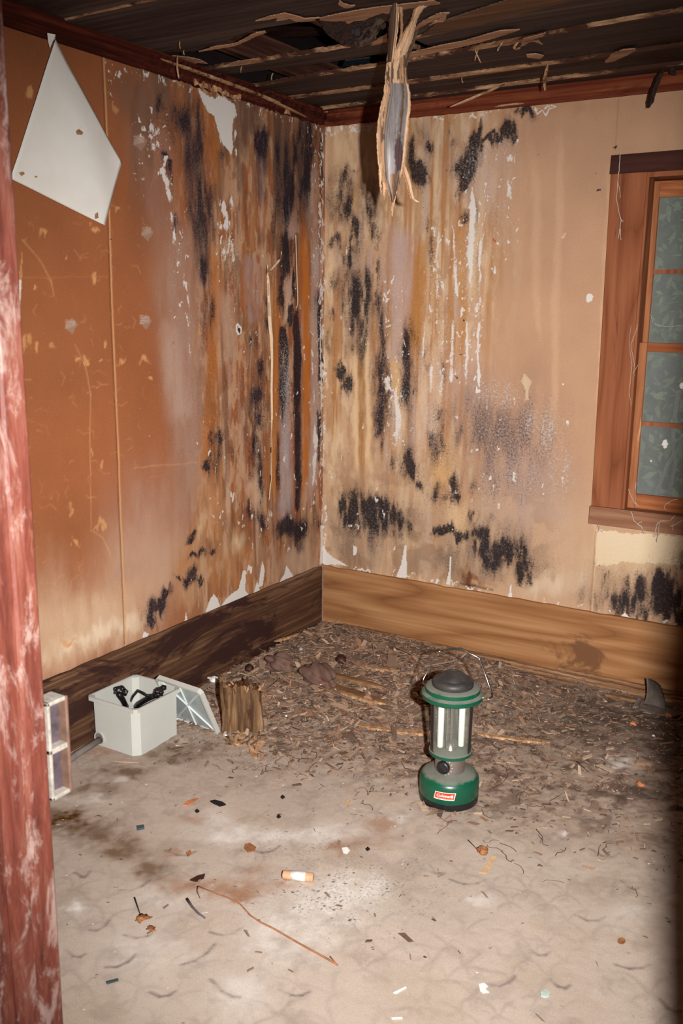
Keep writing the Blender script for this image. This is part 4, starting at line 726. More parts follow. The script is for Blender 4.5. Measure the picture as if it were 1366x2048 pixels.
sm = o.modifiers.new('thick', 'SOLIDIFY'); sm.thickness = .001
b = MB(); p = [at(x, y, z=CZ+.05) for x, y in ((690, 122), (740, 116), (738, 128), (684, 134))]; b.add(p+[q+np.array([0, 0, .004]) for q in p], [(0, 1, 2, 3), (7, 6, 5, 4), (0, 4, 5, 1), (1, 5, 6, 2), (2, 6, 7, 3), (3, 7, 4, 0)])
tag(b.build('grey_tin_scrap', m_plain('tin', (70, 74, 80), .5, .6)), 'blue grey scrap showing in the gap between ceiling boards', 'scrap')

# ------------------------------------------------------------------ hanging broken board
M_HANG = m_vcol('split_board_wood', .8, .15, .4, 150, .6, stretch=(1, 1, .06))
HD = float((at(812, 12, z=CZ)-CAM)@np.array([-math.sin(YAW), math.cos(YAW), 0])); nrm = -np.array([-math.sin(YAW), math.cos(YAW), 0])
raw = lin((212, 172, 136)); raw2 = lin((176, 134, 102)); gry = lin((128, 118, 116)); lgt = lin((176, 168, 166)); knot = lin((74, 56, 56)); brn = lin((104, 80, 66))
def slab(name, rows, parent, colf, nc=18, th=.012, bulge=.02, sub_=7, jag=.0012, seed=0, back=lambda t, s: 0):
    rs = np.random.RandomState(seed); ys = [r[0] for r in rows]; Y = np.linspace(ys[0], ys[-1], (len(rows)-1)*sub_+1)
    xl = np.interp(Y, ys, [r[1] for r in rows]); xr = np.interp(Y, ys, [r[2] for r in rows]); vs = []; cs = []; fs = []; N = len(Y)
    for side in (0, 1):
        for i, y in enumerate(Y):
            for k_ in range(nc+1):
                t_ = k_/nc; x = xl[i]*(1-t_)+xr[i]*t_; P = atD(x, y, HD+back(i/(N-1), t_))
                rdg = (vn(np.array(t_*1.0), np.array(y/600.), 22, 1.0, seed+4)-.5)*.007
                P = P+nrm*(bulge*math.sin(math.pi*t_)+rdg-(th*(.25+.75*math.sin(math.pi*min(max(t_, .03), .97))) if side else 0))
                e = (rs.uniform(-1, 1)*jag if k_ in (0, nc) else 0); P = P+np.array([_r0[0], _r0[1], 0])*e
                vs.append(P); cs.append(colf(t_, y, x))
    M_ = N*(nc+1)
    for i in range(N-1):
        for k_ in range(nc):
            a_ = i*(nc+1)+k_; fs.append((a_, a_+nc+1, a_+nc+2, a_+1)); fs.append((M_+a_, M_+a_+1, M_+a_+nc+2, M_+a_+nc+1))
        a_ = i*(nc+1); fs.append((a_, M_+a_, M_+a_+nc+1, a_+nc+1)); a_ += nc; fs.append((a_, a_+nc+1, M_+a_+nc+1, M_+a_))
    for k_ in range(nc): fs.append((k_, k_+1, M_+k_+1, M_+k_)); a_ = (N-1)*(nc+1)+k_; fs.append((a_, M_+a_, M_+a_+1, a_+1))
    return mesh(name, vs, fs, M_HANG, parent, smooth=False, col=cs)
hb = thing('broken_ceiling_board', 'split grey board hanging from the ceiling hole with torn tan edges', 'broken board', tuple(at(812, 12, z=CZ)))
def child_fix(o): o.matrix_parent_inverse = hb.matrix_world.inverted() if False else Matrix.Translation(-Vector(hb.location)); return o
nz = lambda a, b, s=3: float(fbm(np.array([a]), np.array([b]), 1, 1, s, 3)[0])
def cf(t, y, x):
    s = nz(x*.35, y*.02, 8); c = raw if t < .15 or t > .91 else gry
    if .15 <= t < .24: c = raw2 if s > .45 else brn
    if t < .17 and nz(x*.9, y*.01, 31) > .62: c = raw2
    if y < 170: c = raw if (t < .6 and s > .36) else (raw2 if s > .5 else brn)
    if y > 170 and .66 < t < .80 and s > .42: c = brn
    q_ = float(sst(270, 320, np.array(y)))*float(sst(.28, .4, np.array(t)))*(1-float(sst(.5, .66, np.array(t)))); c = c*(1-q_)+lgt*(.7+.6*s)*q_
    kx = (x-797)/8.5; ky = (y-310)/34
    if kx*kx+ky*ky < 1: c = knot*(.8+.6*s)
    elif kx*kx*.5+((y-300)/60)**2 < 1 and int((y+x*.5)/5) % 3 == 0: c = c*.8
    if y > 350 and t > .45: c = brn*1.2 if s > .45 else raw2
    return c*(.75+.5*nz(x*.8, y*.012, 9))
child_fix(slab('split_plank', [(102, 776, 816), (130, 773, 812), (160, 770, 815), (190, 767, 821), (215, 760, 821), (240, 756, 818), (270, 753, 815), (300, 754, 812), (325, 756, 809), (345, 760, 805), (360, 763, 801), (372, 769, 797), (384, 776, 793), (395, 781, 790), (405, 783, 786)], hb, cf, nc=26, sub_=6, seed=11))
child_fix(slab('torn_limb', [(8, 783, 796), (25, 780, 798), (60, 778, 796), (100, 776, 790), (125, 775, 786)], hb, lambda t, y, x: (brn if t < .62 else raw)*(.7+.6*nz(x*.6, y*.02, 5)), nc=10, seed=12, back=lambda t, s: -.004))
child_fix(slab('torn_limb', [(2, 846, 872), (18, 828, 846), (40, 822, 834), (62, 808, 829), (85, 796, 823), (108, 788, 812), (125, 785, 798)], hb, lambda t, y, x: raw*(.85+.35*nz(x*.6, y*.02, 5)), nc=10, seed=13, bulge=.012, back=lambda t, s: -.008))
child_fix(slab('torn_limb', [(60, 826, 836), (78, 818, 832), (95, 812, 826), (115, 806, 818), (140, 800, 812)], hb, lambda t, y, x: (raw2 if t < .5 else brn)*(.75+.5*nz(x*.6, y*.02, 5)), nc=8, seed=14, bulge=.006))
child_fix(slab('torn_limb', [(10, 796, 806), (30, 800, 806), (60, 801, 806), (80, 798, 804)], hb, lambda t, y, x: raw2*(.7+.5*nz(x*.6, y*.02, 5)), nc=5, seed=15, bulge=.004))
child_fix(slab('sliver', [(326, 803, 809), (345, 805, 818), (360, 811, 822), (380, 816, 826), (398, 821, 831), (405, 828, 844)], hb, lambda t, y, x: (raw if t > .35 else raw2)*(.8+.4*nz(x*.6, y*.03, 5)), nc=8, seed=16, bulge=.008, back=lambda t, s: -.012*t))
child_fix(slab('sliver', [(330, 757, 760), (355, 758, 762), (372, 759, 763), (388, 761, 763)], hb, lambda t, y, x: raw*(.8+.4*nz(x, y*.03, 5)), nc=3, seed=17, bulge=.003, th=.004))
child_fix(slab('sliver', [(350, 764, 769), (375, 766, 771), (392, 767, 770), (400, 768.5, 769.5)], hb, lambda t, y, x: raw*(.8+.4*nz(x, y*.03, 5)), nc=3, seed=18, bulge=.003, th=.004))
child_fix(slab('sliver', [(380, 790, 794), (400, 786, 790), (415, 783, 787), (428, 783, 785), (434, 784, 785)], hb, lambda t, y, x: raw*(.8+.4*nz(x, y*.03, 5)), nc=3, seed=19, bulge=.002, th=.004))

# ------------------------------------------------------------------ paper hanging on the left wall
t = NT('old_paper'); v = t.coord(); n1 = t.noise(v, 3, 5, .6); n2 = t.noise(v, 26, 6, .75); n3 = t.noise(v, 300, 2)
c = t.ramp(n1, [(.3, L4((214, 206, 196))), (.7, L4((228, 224, 218)))])
c = t.mix(t.math('MULTIPLY', t.step(n2, .68, .74), .6), c, L4((150, 116, 84))); t.base(c); t.b.inputs['Roughness'].default_value = .75; t.bump(n3, .06, .001); M_PAPER = t.m
pt = at(104, 80, x=.03); pL = at(20, 357, x=.022); pB = at(209, 451, x=.012); pR = at(243, 326, x=.016)
vs = []; fs = []; n = 30; tri = {}
for i in range(n+1):        # kite shaped fall: rows from the pinned corner down to the lower left edge
    for j in range(n+1):
        a_, b_ = i/n, j/n; p = (pt*(1-a_)+pL*a_)*(1-b_)+(pR*(1-a_)+pB*a_)*b_
        bend = .020*math.sin(math.pi*a_)*math.sin(math.pi*b_)+.003*vn(np.array(a_), np.array(b_), 5, 5, 3)+.012*(1-a_)*(1-b_)
        vs.append(p+np.array([bend, 0, 0]))
for i in range(n):
    for j in range(n): k_ = i*(n+1)+j; fs.append((k_, k_+1, k_+n+2, k_+n+1))
pg = thing('paper_sheet', 'large blank white paper hanging by one corner on left wall', 'paper', tuple(pt))
o = mesh('sheet', [np.array(v_)-pt for v_ in vs], fs, M_PAPER, pg, smooth=True); q = o.modifiers.new('thick', 'SOLIDIFY'); q.thickness = .0006
f1 = [at(x, y, x=w) for x, y, w in ((95, 66, .036), (111, 69, .05), (110, 78, .052), (105, 84, .045), (100, 96, .03), (97, 84, .034))]
b = MB(); b.add([p-pt for p in f1]+[p-pt-np.array([.0012, 0, 0]) for p in f1], [(0, 1, 2, 3, 4, 5), (11, 10, 9, 8, 7, 6)]+[(i, 6+i, 6+(i+1) % 6, (i+1) % 6) for i in range(6)]); b.build('folded_corner', M_PAPER, pg)
M_STN = m_plain('brown_stain', (150, 112, 76), .8, var=.4)
for q in ([(152, 262), (158, 258), (167, 265), (164, 270), (154, 269)], [(38, 345), (46, 343), (50, 347), (44, 352), (40, 349)], [(69, 352), (75, 352), (74, 355), (70, 355)], [(190, 428), (196, 424), (197, 436), (190, 438)]):
    P_ = []
    for x, y in q:
        # sit on the sheet: find parameter by nearest vertex
        best = min(vs, key=lambda v_: np.sum((proj(v_)-np.array([x, y]))**2)) if False else None
        P_.append(at(x, y, x=.05))
    cx_ = [np.argmin([np.sum((proj(v_)-np.array([x, y]))**2) for v_ in vs[::3]])*3 for x, y in q[:1]][0]; dx = vs[cx_][0]+.0018
    P_ = [at(x, y, x=dx)-pt for x, y in q]; m_ = len(P_)
    b = MB(); b.add(P_+[p-np.array([.0006, 0, 0]) for p in P_], [tuple(range(m_)), tuple(range(2*m_-1, m_-1, -1))]+[(i, m_+i, m_+(i+1) % m_, (i+1) % m_) for i in range(m_)]); b.build('stain', M_STN, pg)
# peeled paper ribbon on the wall
M_RIB = m_plain('peeled_paper', (206, 178, 150), .8, var=.12)
def ribbon(name, pts, lab, cat='paper strip', th=.0008, off=.008):
    P_ = [(at(x, y, x=.012), at(x+w, y, x=.012+off)) for x, y, w in pts]; vs = []; fs = []
    for a_, b_ in P_: m_ = (a_+b_)/2+np.array([.006, 0, 0]); vs += [a_, m_, b_, b_-np.array([th, 0, 0]), m_-np.array([th, 0, 0]), a_-np.array([th, 0, 0])]
    for i in range(len(P_)-1):
        for j in range(6): fs.append((i*6+j, i*6+(j+1) % 6, (i+1)*6+(j+1) % 6, (i+1)*6+j))
    return tag(mesh(name, vs, fs, M_RIB, smooth=True), lab, cat)
ribbon('peeled_paper_strip', [(533, 530, 1), (532, 545, 3), (534, 560, 5), (535, 600, 6), (536, 640, 8), (540, 680, 7), (542, 720, 4), (541, 780, 4), (542, 840, 3), (541, 900, 2.5), (540, 960, 2), (536, 1000, 1.5)], 'long narrow cream strip peeling down the left wall')
ribbon('peeled_paper_strip', [(561, 503, 1), (559, 516, 3), (552, 526, 5), (546, 532, 5), (540, 540, 3), (534, 548, 1)], 'short curled cream strip at the top of the long peel')
ribbon('peeled_paper_strip', [(590, 470, .8), (592, 540, .8), (594, 600, 1), (592, 612, 2), (590, 616, 1)], 'hair thin loose fibre beside the black streak on the left wall')

# ------------------------------------------------------------------ window
M_CAS = m_wood('red_pine_casing', (96, 48, 28), (138, 80, 52), (160, 100, 68), axis=2, fine=46, stretch=.04, ring=3.5, contrast=1.0, patch=(92, 50, 36), patchamt=.25, patchscale=3)
M_SASH = m_wood('orange_pine_sash', (118, 68, 42), (164, 104, 68), (188, 132, 94), axis=2, fine=40, stretch=.07, contrast=1.2, patch=(216, 170, 126), patchamt=.4, patchscale=5)
M_HEAD = m_wood('dark_head_board', (40, 18, 16), (66, 36, 30), (88, 54, 44), axis=0, fine=50, stretch=.04)
M_RAIL = m_wood('rail_pine', (96, 46, 26), (148, 84, 50), (190, 128, 84), axis=0, fine=40, stretch=.06, contrast=1.3)
M_SILL = m_wood('dusty_sill', (104, 66, 48), (140, 96, 72), (176, 136, 108), axis=0, fine=50, stretch=.05)
W_ = {}
def X(px, py, y): return float(at(px, py, y=y)[0])
def Z(px, py, y): return float(at(px, py, y=y)[2])
xa = X(1222, 345, -.024); xa2 = X(1183, 1010, -.024); xb = X(1268, 690, -.024); zt = Z(1230, 310, -.026); zb = Z(1222, 348, -.026); zs1 = Z(1184, 1012, -.03); zs0 = Z(1184, 1048, -.03)
RXW = xb+1.0  # far side, outside the frame
win = struct(bpy.data.objects.new('window_1', None), 'double hung window in red brown pine casing'); COL.objects.link(win); win.location = (xa, 0, zs1)
def wm(b, name, mat, bev=.0015):
    b.v = [tuple(np.array(p)-np.array([xa, 0, zs1])) for p in b.v]; o = b.build(name, mat, win)
    if bev: bevel(o, bev)
    return o
b = MB(); b.add([(xa2, -.024, zs1), (xb, -.024, zs1), (xb, -.024, zb), (xa, -.024, zb), (xa2, 0, zs1), (xb, 0, zs1), (xb, 0, zb), (xa, 0, zb)], [(0, 1, 2, 3), (7, 6, 5, 4), (0, 4, 5, 1), (1, 5, 6, 2), (2, 6, 7, 3), (3, 7, 4, 0)]); wm(b, 'side_casing', M_CAS)
b = MB(); b.box((RXW, -.024, zs1), (RXW+.12, 0, zb)); wm(b, 'side_casing', M_CAS)
b = MB(); b.add([(xa-.004, -.028, zb), (RXW+.13, -.028, zb), (RXW+.13, -.028, zt+.01), (xa-.002, -.028, zt), (xa-.004, 0, zb), (RXW+.13, 0, zb), (RXW+.13, 0, zt+.01), (xa-.002, 0, zt)], [(0, 1, 2, 3), (7, 6, 5, 4), (0, 4, 5, 1), (1, 5, 6, 2), (2, 6, 7, 3), (3, 7, 4, 0)]); wm(b, 'head_casing', M_HEAD)
b = MB(); b.box((xa2-.006, -.030, zs0), (RXW+.14, .0, zs1-.004)); b.box((xa2-.004, -.034, zs1-.006), (RXW+.14, .09, zs1)); wm(b, 'window_sill', M_SILL)
b = MB(); xs_ = X(1276, 690, .0); b.box((xb, -.018, zs1), (xs_, .0, zb)); b.box((xs_-.004, 0, zs1), (xs_, .12, zb)); b.box((xb, -.016, zb-.018), (RXW, .12, zb)); b.box((RXW, -.016, zs1), (RXW+.01, .12, zb)); wm(b, 'window_jamb', M_CAS, 0)
def sash(yf, z0, z1, xl, xg, zg0, zg1, zm, nm):
    s_ = bpy.data.objects.new('sash', None)
    b = MB(); b.box((xl, yf, z0), (xg, yf+.032, z1)); b.box((RXW-.05, yf, z0), (RXW, yf+.032, z1)); wm(b, 'sash_stile', M_SASH)
    b = MB(); b.box((xg, yf+.001, z0), (RXW-.05, yf+.031, zg0)); b.box((xg, yf+.001, zg1), (RXW-.05, yf+.031, z1)); wm(b, 'sash_rail', M_RAIL)
    b = MB(); b.box((xg, yf+.004, zm-.008), (RXW-.05, yf+.028, zm+.008)); b.box(((xg+RXW-.05)/2-.01, yf+.004, zg0), ((xg+RXW-.05)/2+.01, yf+.028, zg1)); wm(b, 'muntin', M_CAS, 0)
    b = MB(); b.box((xg-.003, yf+.014, zg0-.003), (RXW-.047, yf+.017, zg1+.003)); g = wm(b, 'window_pane', M_GLASS, 0); g['label'] = 'dusty glass with foliage behind'
    return g
t = NT('dusty_glass'); v = t.coord(); nn = t.noise(v, 9, 7, .7, .6); n2 = t.noise(v, 160, 4, .8)
tr = t.new('ShaderNodeBsdfTransparent'); df = t.new('ShaderNodeBsdfDiffuse'); df.inputs['Color'].default_value = (.34, .36, .35, 1); ms = t.new('ShaderNodeMixShader'); gl = t.new('ShaderNodeBsdfGlossy'); gl.inputs['Roughness'].default_value = .15; ms2 = t.new('ShaderNodeMixShader')
fr = t.math('ADD', t.math('MULTIPLY', nn, .22), t.math('ADD', .16, t.math('MULTIPLY', t.step(n2, .55, .75), .12))); t.lk(fr, ms.inputs[0]); t.lk(tr.outputs[0], ms.inputs[1]); t.lk(df.outputs[0], ms.inputs[2])
ms2.inputs[0].default_value = .02; t.lk(ms.outputs[0], ms2.inputs[1]); t.lk(gl.outputs[0], ms2.inputs[2]); t.lk(ms2.outputs[0], t.n['Material Output'].inputs[0]); M_GLASS = t.m
yu, yl = .062, .022
zTop = zb-.018; zMid = Z(1320, 690, yl)
sash(yu, Z(1330, 700, yu), Z(1320, 362, yu), xs_, X(1312, 470, yu), Z(1330, 692, yu), Z(1330, 394, yu), Z(1330, 543, yu), 'upper')
sash(yl, zs1, Z(1310, 686, yl), xs_, X(1287, 780, yl), Z(1290, 990, yl), Z(1310, 704, yl), Z(1310, 849, yl), 'lower')
# chips of something white stuck to the panes
M_WHITE = m_plain('white_fleck', (226, 224, 218), .7, var=.06)
for (x, y, r_, lab) in [(1330, 888, 7, 'white blob stuck on the lowest window pane'), (1364, 771, 5, 'pale blob stuck on the third window pane')]:
    p = at(x, y, y=yl+.008); b = MB(); b.blob((0, 0, 0), (r_/545, .004, r_/545*1.2), seed=int(x), n=8, amp=.3); o = b.build('white_blob', M_WHITE, smooth=True, loc=tuple(p)); tag(o, lab, 'blob')
p = at(1302, 922, y=yl+.010); b = MB(); b.blob((0, 0, 0), (.004, .003, .004), seed=4, n=6); tag(b.build('white_blob', M_WHITE, smooth=True, loc=tuple(p)), 'tiny white speck low on the lowest window pane', 'blob')
# cobwebs: fine threads
M_WEB = m_plain('cobweb', (196, 184, 172), .9, var=.1)
def web(lab, strands, r_=.0009, plane=-.035):
    b = MB(); rs = np.random.RandomState(len(strands))
    for st_ in strands:
        P_ = []
        for (x0, y0), (x1, y1) in zip(st_[:-1], st_[1:]):
            for k_ in range(4): t_ = k_/4; P_.append(at(x0+(x1-x0)*t_+rs.uniform(-.6, .6), y0+(y1-y0)*t_+rs.uniform(-.6, .6), y=plane+rs.uniform(-.001, .001)))
        P_.append(at(*st_[-1], y=plane)); b.tube(P_, [r_*(1+rs.uniform(-.4, .6)) for _ in P_], 5)
    o = b.build('cobweb', M_WEB); o['kind'] = 'stuff'; return tag(o, lab, 'cobweb')
web('dusty cobweb thread down the top of the window casing', [[(1240, 305), (1238, 340), (1236, 360), (1233, 400), (1238, 425), (1242, 440), (1240, 455), (1242, 480)], [(1236, 360), (1241, 395)], [(1242, 440), (1247, 443)], [(1240, 455), (1236, 478)]], .0011, -.032)
web('faint cobweb strands along the middle of the casing', [[(1262, 650), (1258, 690), (1264, 730), (1258, 780), (1262, 810)], [(1275, 650), (1262, 690), (1270, 740)], [(1276, 730), (1266, 745), (1270, 752)]], .0006, -.032)
web('pale cobwebs hanging off the window sill', [[(1262, 1022), (1268, 1042), (1274, 1048), (1282, 1052), (1288, 1066)], [(1274, 1048), (1284, 1043)], [(1310, 1064), (1313, 1050), (1320, 1042), (1340, 1042), (1350, 1030)], [(1314, 1085), (1316, 1066), (1319, 1046)], [(1340, 1053), (1350, 1050), (1358, 1044), (1366, 1040)], [(1345, 1060), (1346, 1048)], [(1307, 1072), (1314, 1072)]], .0011, -.042)
web('cobweb strands in the corner of the lower sash', [[(1257, 978), (1262, 992), (1268, 1004), (1277, 1013)], [(1272, 965), (1270, 995), (1272, 1008)], [(1355, 998), (1344, 1000), (1332, 1008), (1328, 1014), (1331, 1020)]], .0011, .008)
web('curved cobweb thread across the second pane', [[(1301, 630), (1306, 645), (1318, 652), (1340, 653), (1366, 650)]], .0007, .05)
web('dusty threads hanging at the left end of the sill', [[(1196, 1050), (1200, 1060), (1206, 1064)], [(1200, 1052), (1196, 1064)]], .001, -.036)

# ------------------------------------------------------------------ outside: foliage and vines
t = NT('leaf_green'); nn = t.noise(t.coord(), 5, 3); t.base(t.ramp(nn, [(.3, L4((92, 120, 76))), (.7, L4((170, 190, 136)))])); t.b.inputs['Roughness'].default_value = .5; M_LEAF = t.m
rs = np.random.RandomState(5); v_ = []; f_ = []
for i in range(14000):
    c_ = np.array([rs.uniform(-1.6, 3.2), rs.uniform(1.0, 2.6), rs.uniform(-.3, 3.6)]); a_ = rs.randn(3); a_ /= np.linalg.norm(a_); b_ = np.cross(a_, rs.randn(3)); b_ /= np.linalg.norm(b_); L = rs.uniform(.02, .05); k_ = len(v_)
    v_ += [c_-a_*L, c_+b_*L*.4, c_+a_*L, c_-b_*L*.4]; f_.append((k_, k_+1, k_+2, k_+3))
o = mesh('hedge_foliage', v_, f_, M_LEAF); o['kind'] = 'stuff'; tag(o, 'green bushes outside the window', 'foliage')
b = MB(); n = 40; hv = []
for i in range(n+1):
    for j in range(n+1): hv.append((-3+7*i/n, 2.6+.5*float(vn(np.array(i*.4), np.array(j*.4), 1, 1, 3)), -.4+4.6*j/n))
t = NT('hedge_mass'); nn = t.noise(t.coord(), 9, 7, .75); t.base(t.ramp(nn, [(.35, L4((50, 66, 44))), (.55, L4((112, 132, 90))), (.7, L4((160, 176, 130)))])); t.b.inputs['Roughness'].default_value = .9; t.bump(nn, 1, .1)
b.add(hv, [(i*(n+1)+j, i*(n+1)+j+1, (i+1)*(n+1)+j+1, (i+1)*(n+1)+j) for i in range(n) for j in range(n)]); tag(b.build('hedge', t.m, smooth=True), 'dense green hedge farther out behind the window', 'hedge')
M_VINE = m_plain('dry_vine', (150, 146, 134), .8)
for lab, P_ in (('pale vine stem outside crossing the lower panes', [(1358, 780), (1350, 830), (1346, 880), (1350, 930), (1338, 990)]), ('second pale vine outside the lowest pane', [(1366, 880), (1335, 930), (1312, 990)])):
    b = MB(); b.tube([at(x, y, y=.5) for x, y in P_], .009, 6); tag(b.build('vine_stem', M_VINE, smooth=True), lab, 'vine')
b = MB(); b.box((-3, .12, -.4), (6, 6, -.35)); struct(b.build('ground', m_plain('yard', (90, 84, 62), .95)), 'ground outside')
# ------------------------------------------------------------------ camping lantern
M_GRN = NT('green_enamel'); t = M_GRN; nn = t.noise(t.coord(), 14, 6, .7); ge = t.new('ShaderNodeNewGeometry'); sx = t.new('ShaderNodeSeparateXYZ'); t.lk(ge.outputs['Normal'], sx.inputs[0])
dust = t.step(t.math('ADD', sx.outputs[2], t.math('MULTIPLY', t.math('SUBTRACT', nn, .5), .9)), .62, .95)
t.base(t.mix(t.math('MULTIPLY', dust, .85), L4((14, 76, 54)), L4((120, 116, 106)))); rr = t.new('ShaderNodeMapRange'); t.lk(dust, rr.inputs[0]); rr.inputs[3].default_value = .32; rr.inputs[4].default_value = .9; t.lk(rr.outputs[0], t.b.inputs['Roughness']); t.b.inputs['Specular IOR Level'].default_value = .5; M_GRN = t.m
M_BLK = m_plain('black_plastic_part', (26, 24, 26), .38, var=.3, spec=.5, scale=25); M_BLKD = m_plain('dusty_black', (52, 48, 46), .5, var=.5, scale=20, spec=.4)
M_CHR = m_plain('chrome', (200, 196, 190), .22, 1, var=.05); M_CHRS = m_plain('satin_metal', (168, 156, 148), .35, .8, var=.12, scale=15)
M_TUBE = m_plain('white_tube', (246, 246, 242), .35, var=.02, spec=.5)
t = NT('clear_globe'); t.b.inputs['Base Color'].default_value = (.95, .97, .95, 1); t.b.inputs['Roughness'].default_value = .03; t.b.inputs['Transmission Weight'].default_value = 1; t.b.inputs['IOR'].default_value = 1.12; t.b.inputs['Specular IOR Level'].default_value = .6
mo_ = t.n['Material Output']; tr = t.new('ShaderNodeBsdfTransparent'); tr.inputs[0].default_value = (.93, .95, .93, 1); gl = t.new('ShaderNodeBsdfGlossy'); gl.inputs['Roughness'].default_value = .06; ms = t.new('ShaderNodeMixShader'); fz = t.new('ShaderNodeFresnel'); fz.inputs[0].default_value = 1.14
df = t.new('ShaderNodeBsdfDiffuse'); df.inputs[0].default_value = (.6, .58, .55, 1); ms2 = t.new('ShaderNodeMixShader'); ms2.inputs[0].default_value = .05; t.lk(tr.outputs[0], ms2.inputs[1]); t.lk(df.outputs[0], ms2.inputs[2])
t.lk(fz.outputs[0], ms.inputs[0]); t.lk(ms2.outputs[0], ms.inputs[1]); t.lk(gl.outputs[0], ms.inputs[2]); t.lk(ms.outputs[0], mo_.inputs[0]); M_GLOBE = t.m
LX, LY = 1.2447, -1.2217; LZ = .003
lt = thing('camping_lantern', 'green and chrome camping lantern with twin white tubes and wire handle', 'lantern', (LX, LY, LZ))
def lathe(name, prof, mat, n=64, sm=True, parent=lt, cap=True, dx=0, dy=0):
    b = MB(); b.lathe(prof, n, cap=cap, o=(dx, dy, 0)); o = b.build(name, mat, parent, smooth=sm)
    e = o.modifiers.new('edge', 'EDGE_SPLIT'); e.split_angle = .7; return o
lathe('base_foot', [(.086, 0), (.0915, .003), (.0925, .022), (.0905, .0235)], M_BLK)
lathe('base', [(.0905, .0225), (.0925, .026), (.0925, .070), (.0905, .080), (.085, .088), (.075, .0935), (.050, .099), (.047, .100)], M_GRN)
lathe('collar', [(.0465, .096), (.0465, .150), (.060, .156)], M_CHRS)
lathe('globe_seat', [(.058, .152), (.0665, .156), (.0675, .161), (.0665, .166), (.060, .168), (.02, .168)], M_GRN)
lathe('glass_globe', [(.0635, .166), (.0640, .26), (.0655, .345), (.0625, .345), (.0615, .26), (.061, .167)], M_GLOBE, cap=False)
for s_ in (-1, 1):
    d_ = np.array([.0, 0, 0])
    ang = YAW+.12; ux, uy = math.cos(ang), math.sin(ang)
    o = lathe('light_tube', [(.0085, .175), (.0098, .178), (.0098, .338), (.0085, .342)], M_TUBE, 24, dx=ux*.033*s_, dy=uy*.033*s_)
lathe('centre_rod', [(.0028, .168), (.0028, .343)], M_CHR, 12); 
for dx in (-.008, .008): lathe('centre_rod', [(.0012, .168), (.0012, .343)], M_CHR, 8, dx=dx*ux, dy=dx*uy-.01)
lathe('reflector_hub', [(.02, .166), (.016, .175), (.010, .186), (.004, .190)], M_CHRS, 24)
lathe('top_rim', [(.066, .338), (.093, .340), (.0955, .345), (.0945, .354), (.084, .360), (.0835, .372), (.080, .3745), (.058, .378)], M_GRN)
lathe('top_cap', [(.060, .374), (.063, .378), (.0635, .388), (.060, .396), (.050, .401), (.047, .401), (.040, .410), (.028, .418), (.014, .421), (.012, .419), (.004, .420), (0.0005, .420)], M_BLKD, 48, cap=False)
# knob on the collar facing the camera
kdir = math.atan2(CAM[1]-LY, CAM[0]-LX)-.40
kd = np.array([math.cos(kdir), math.sin(kdir), 0]); kt = np.array([-math.sin(kdir), math.cos(kdir), 0]); kc = kd*.046+np.array([0, 0, .125])
b = MB()
for j, (r0, d0) in enumerate([(.019, 0), (.019, .008), (.016, .011), (.0165, .0)]): pass
vs = []; prof = [(.0205, 0), (.0215, .004), (.0195, .010), (.016, .012), (.0001, .012)]; n = 28
for r0, d0 in prof:
    for k_ in range(n): a_ = 2*math.pi*k_/n; vs.append(kc+kd*d0+kt*r0*math.cos(a_)+np.array([0, 0, 1])*r0*math.sin(a_))
fs = [(i*n+k_, i*n+(k_+1) % n, (i+1)*n+(k_+1) % n, (i+1)*n+k_) for i in range(len(prof)-1) for k_ in range(n)]
b.add(vs, fs); Rk = np.stack([kd, kt, [0, 0, 1]], 1); R45 = Rk@np.array([[1, 0, 0], [0, math.cos(.8), -math.sin(.8)], [0, math.sin(.8), math.cos(.8)]])
b.box((.010, -.0035, -.0165), (.019, .0035, .0165), R=R45, o=kc); kn = b.build('dimmer_knob', M_BLK, lt, smooth=False)
M_TICK = m_plain('white_print', (214, 210, 204), .6, var=.02)
b = MB()
for k_ in range(7):
    a_ = -1.3+k_*.42; u_ = .0262*math.cos(a_); w_ = .0262*math.sin(a_); th_ = u_/.0468+0; dd = math.cos(th_)*.0469; p = kd*dd+kt*math.sin(th_)*.0469+np.array([0, 0, .125+w_]); b.box((-.0004, -.0012, -.0012), (.0004, .0012, .0012), R=Rk, o=p)
b.build('dial_mark', M_TICK, lt)
# wire handle
zp = .357; sp = M_CHR
P_ = [at(*q, z=LZ+z_)-np.array([LX, LY, LZ]) for q, z_ in [((868, 1377), .359), ((852, 1371), .359), ((846, 1366), .362), ((847, 1357), .372), ((876, 1304), .474), ((886, 1300), .480), ((922, 1297), .486), ((956, 1315), .479), ((960, 1319), .473), ((983, 1384), .370), ((984, 1393), .362), ((978, 1399), .357), ((966, 1395), .357)]]
b = MB(); b.tube(P_[:5]+P_[5:6], .0024, 8); b.tube(P_[5:8], .0024, 8); b.tube(P_[7:], .0027, 8); b.blob(P_[7], (.004, .004, .004), n=6, amp=0); b.build('wire_handle', M_CHR, lt, smooth=True)
b = MB(); b.tube([P_[5]*.85+P_[6]*.15, P_[6], P_[6]*.55+P_[7]*.45], .0036, 8); b.build('handle_grip', M_BLKD, lt, smooth=True)
for q in (P_[0], P_[-1]): b = MB(); b.blob(q, (.006, .006, .005), n=6, amp=0); b.build('handle_lug', M_CHRS, lt, smooth=True)
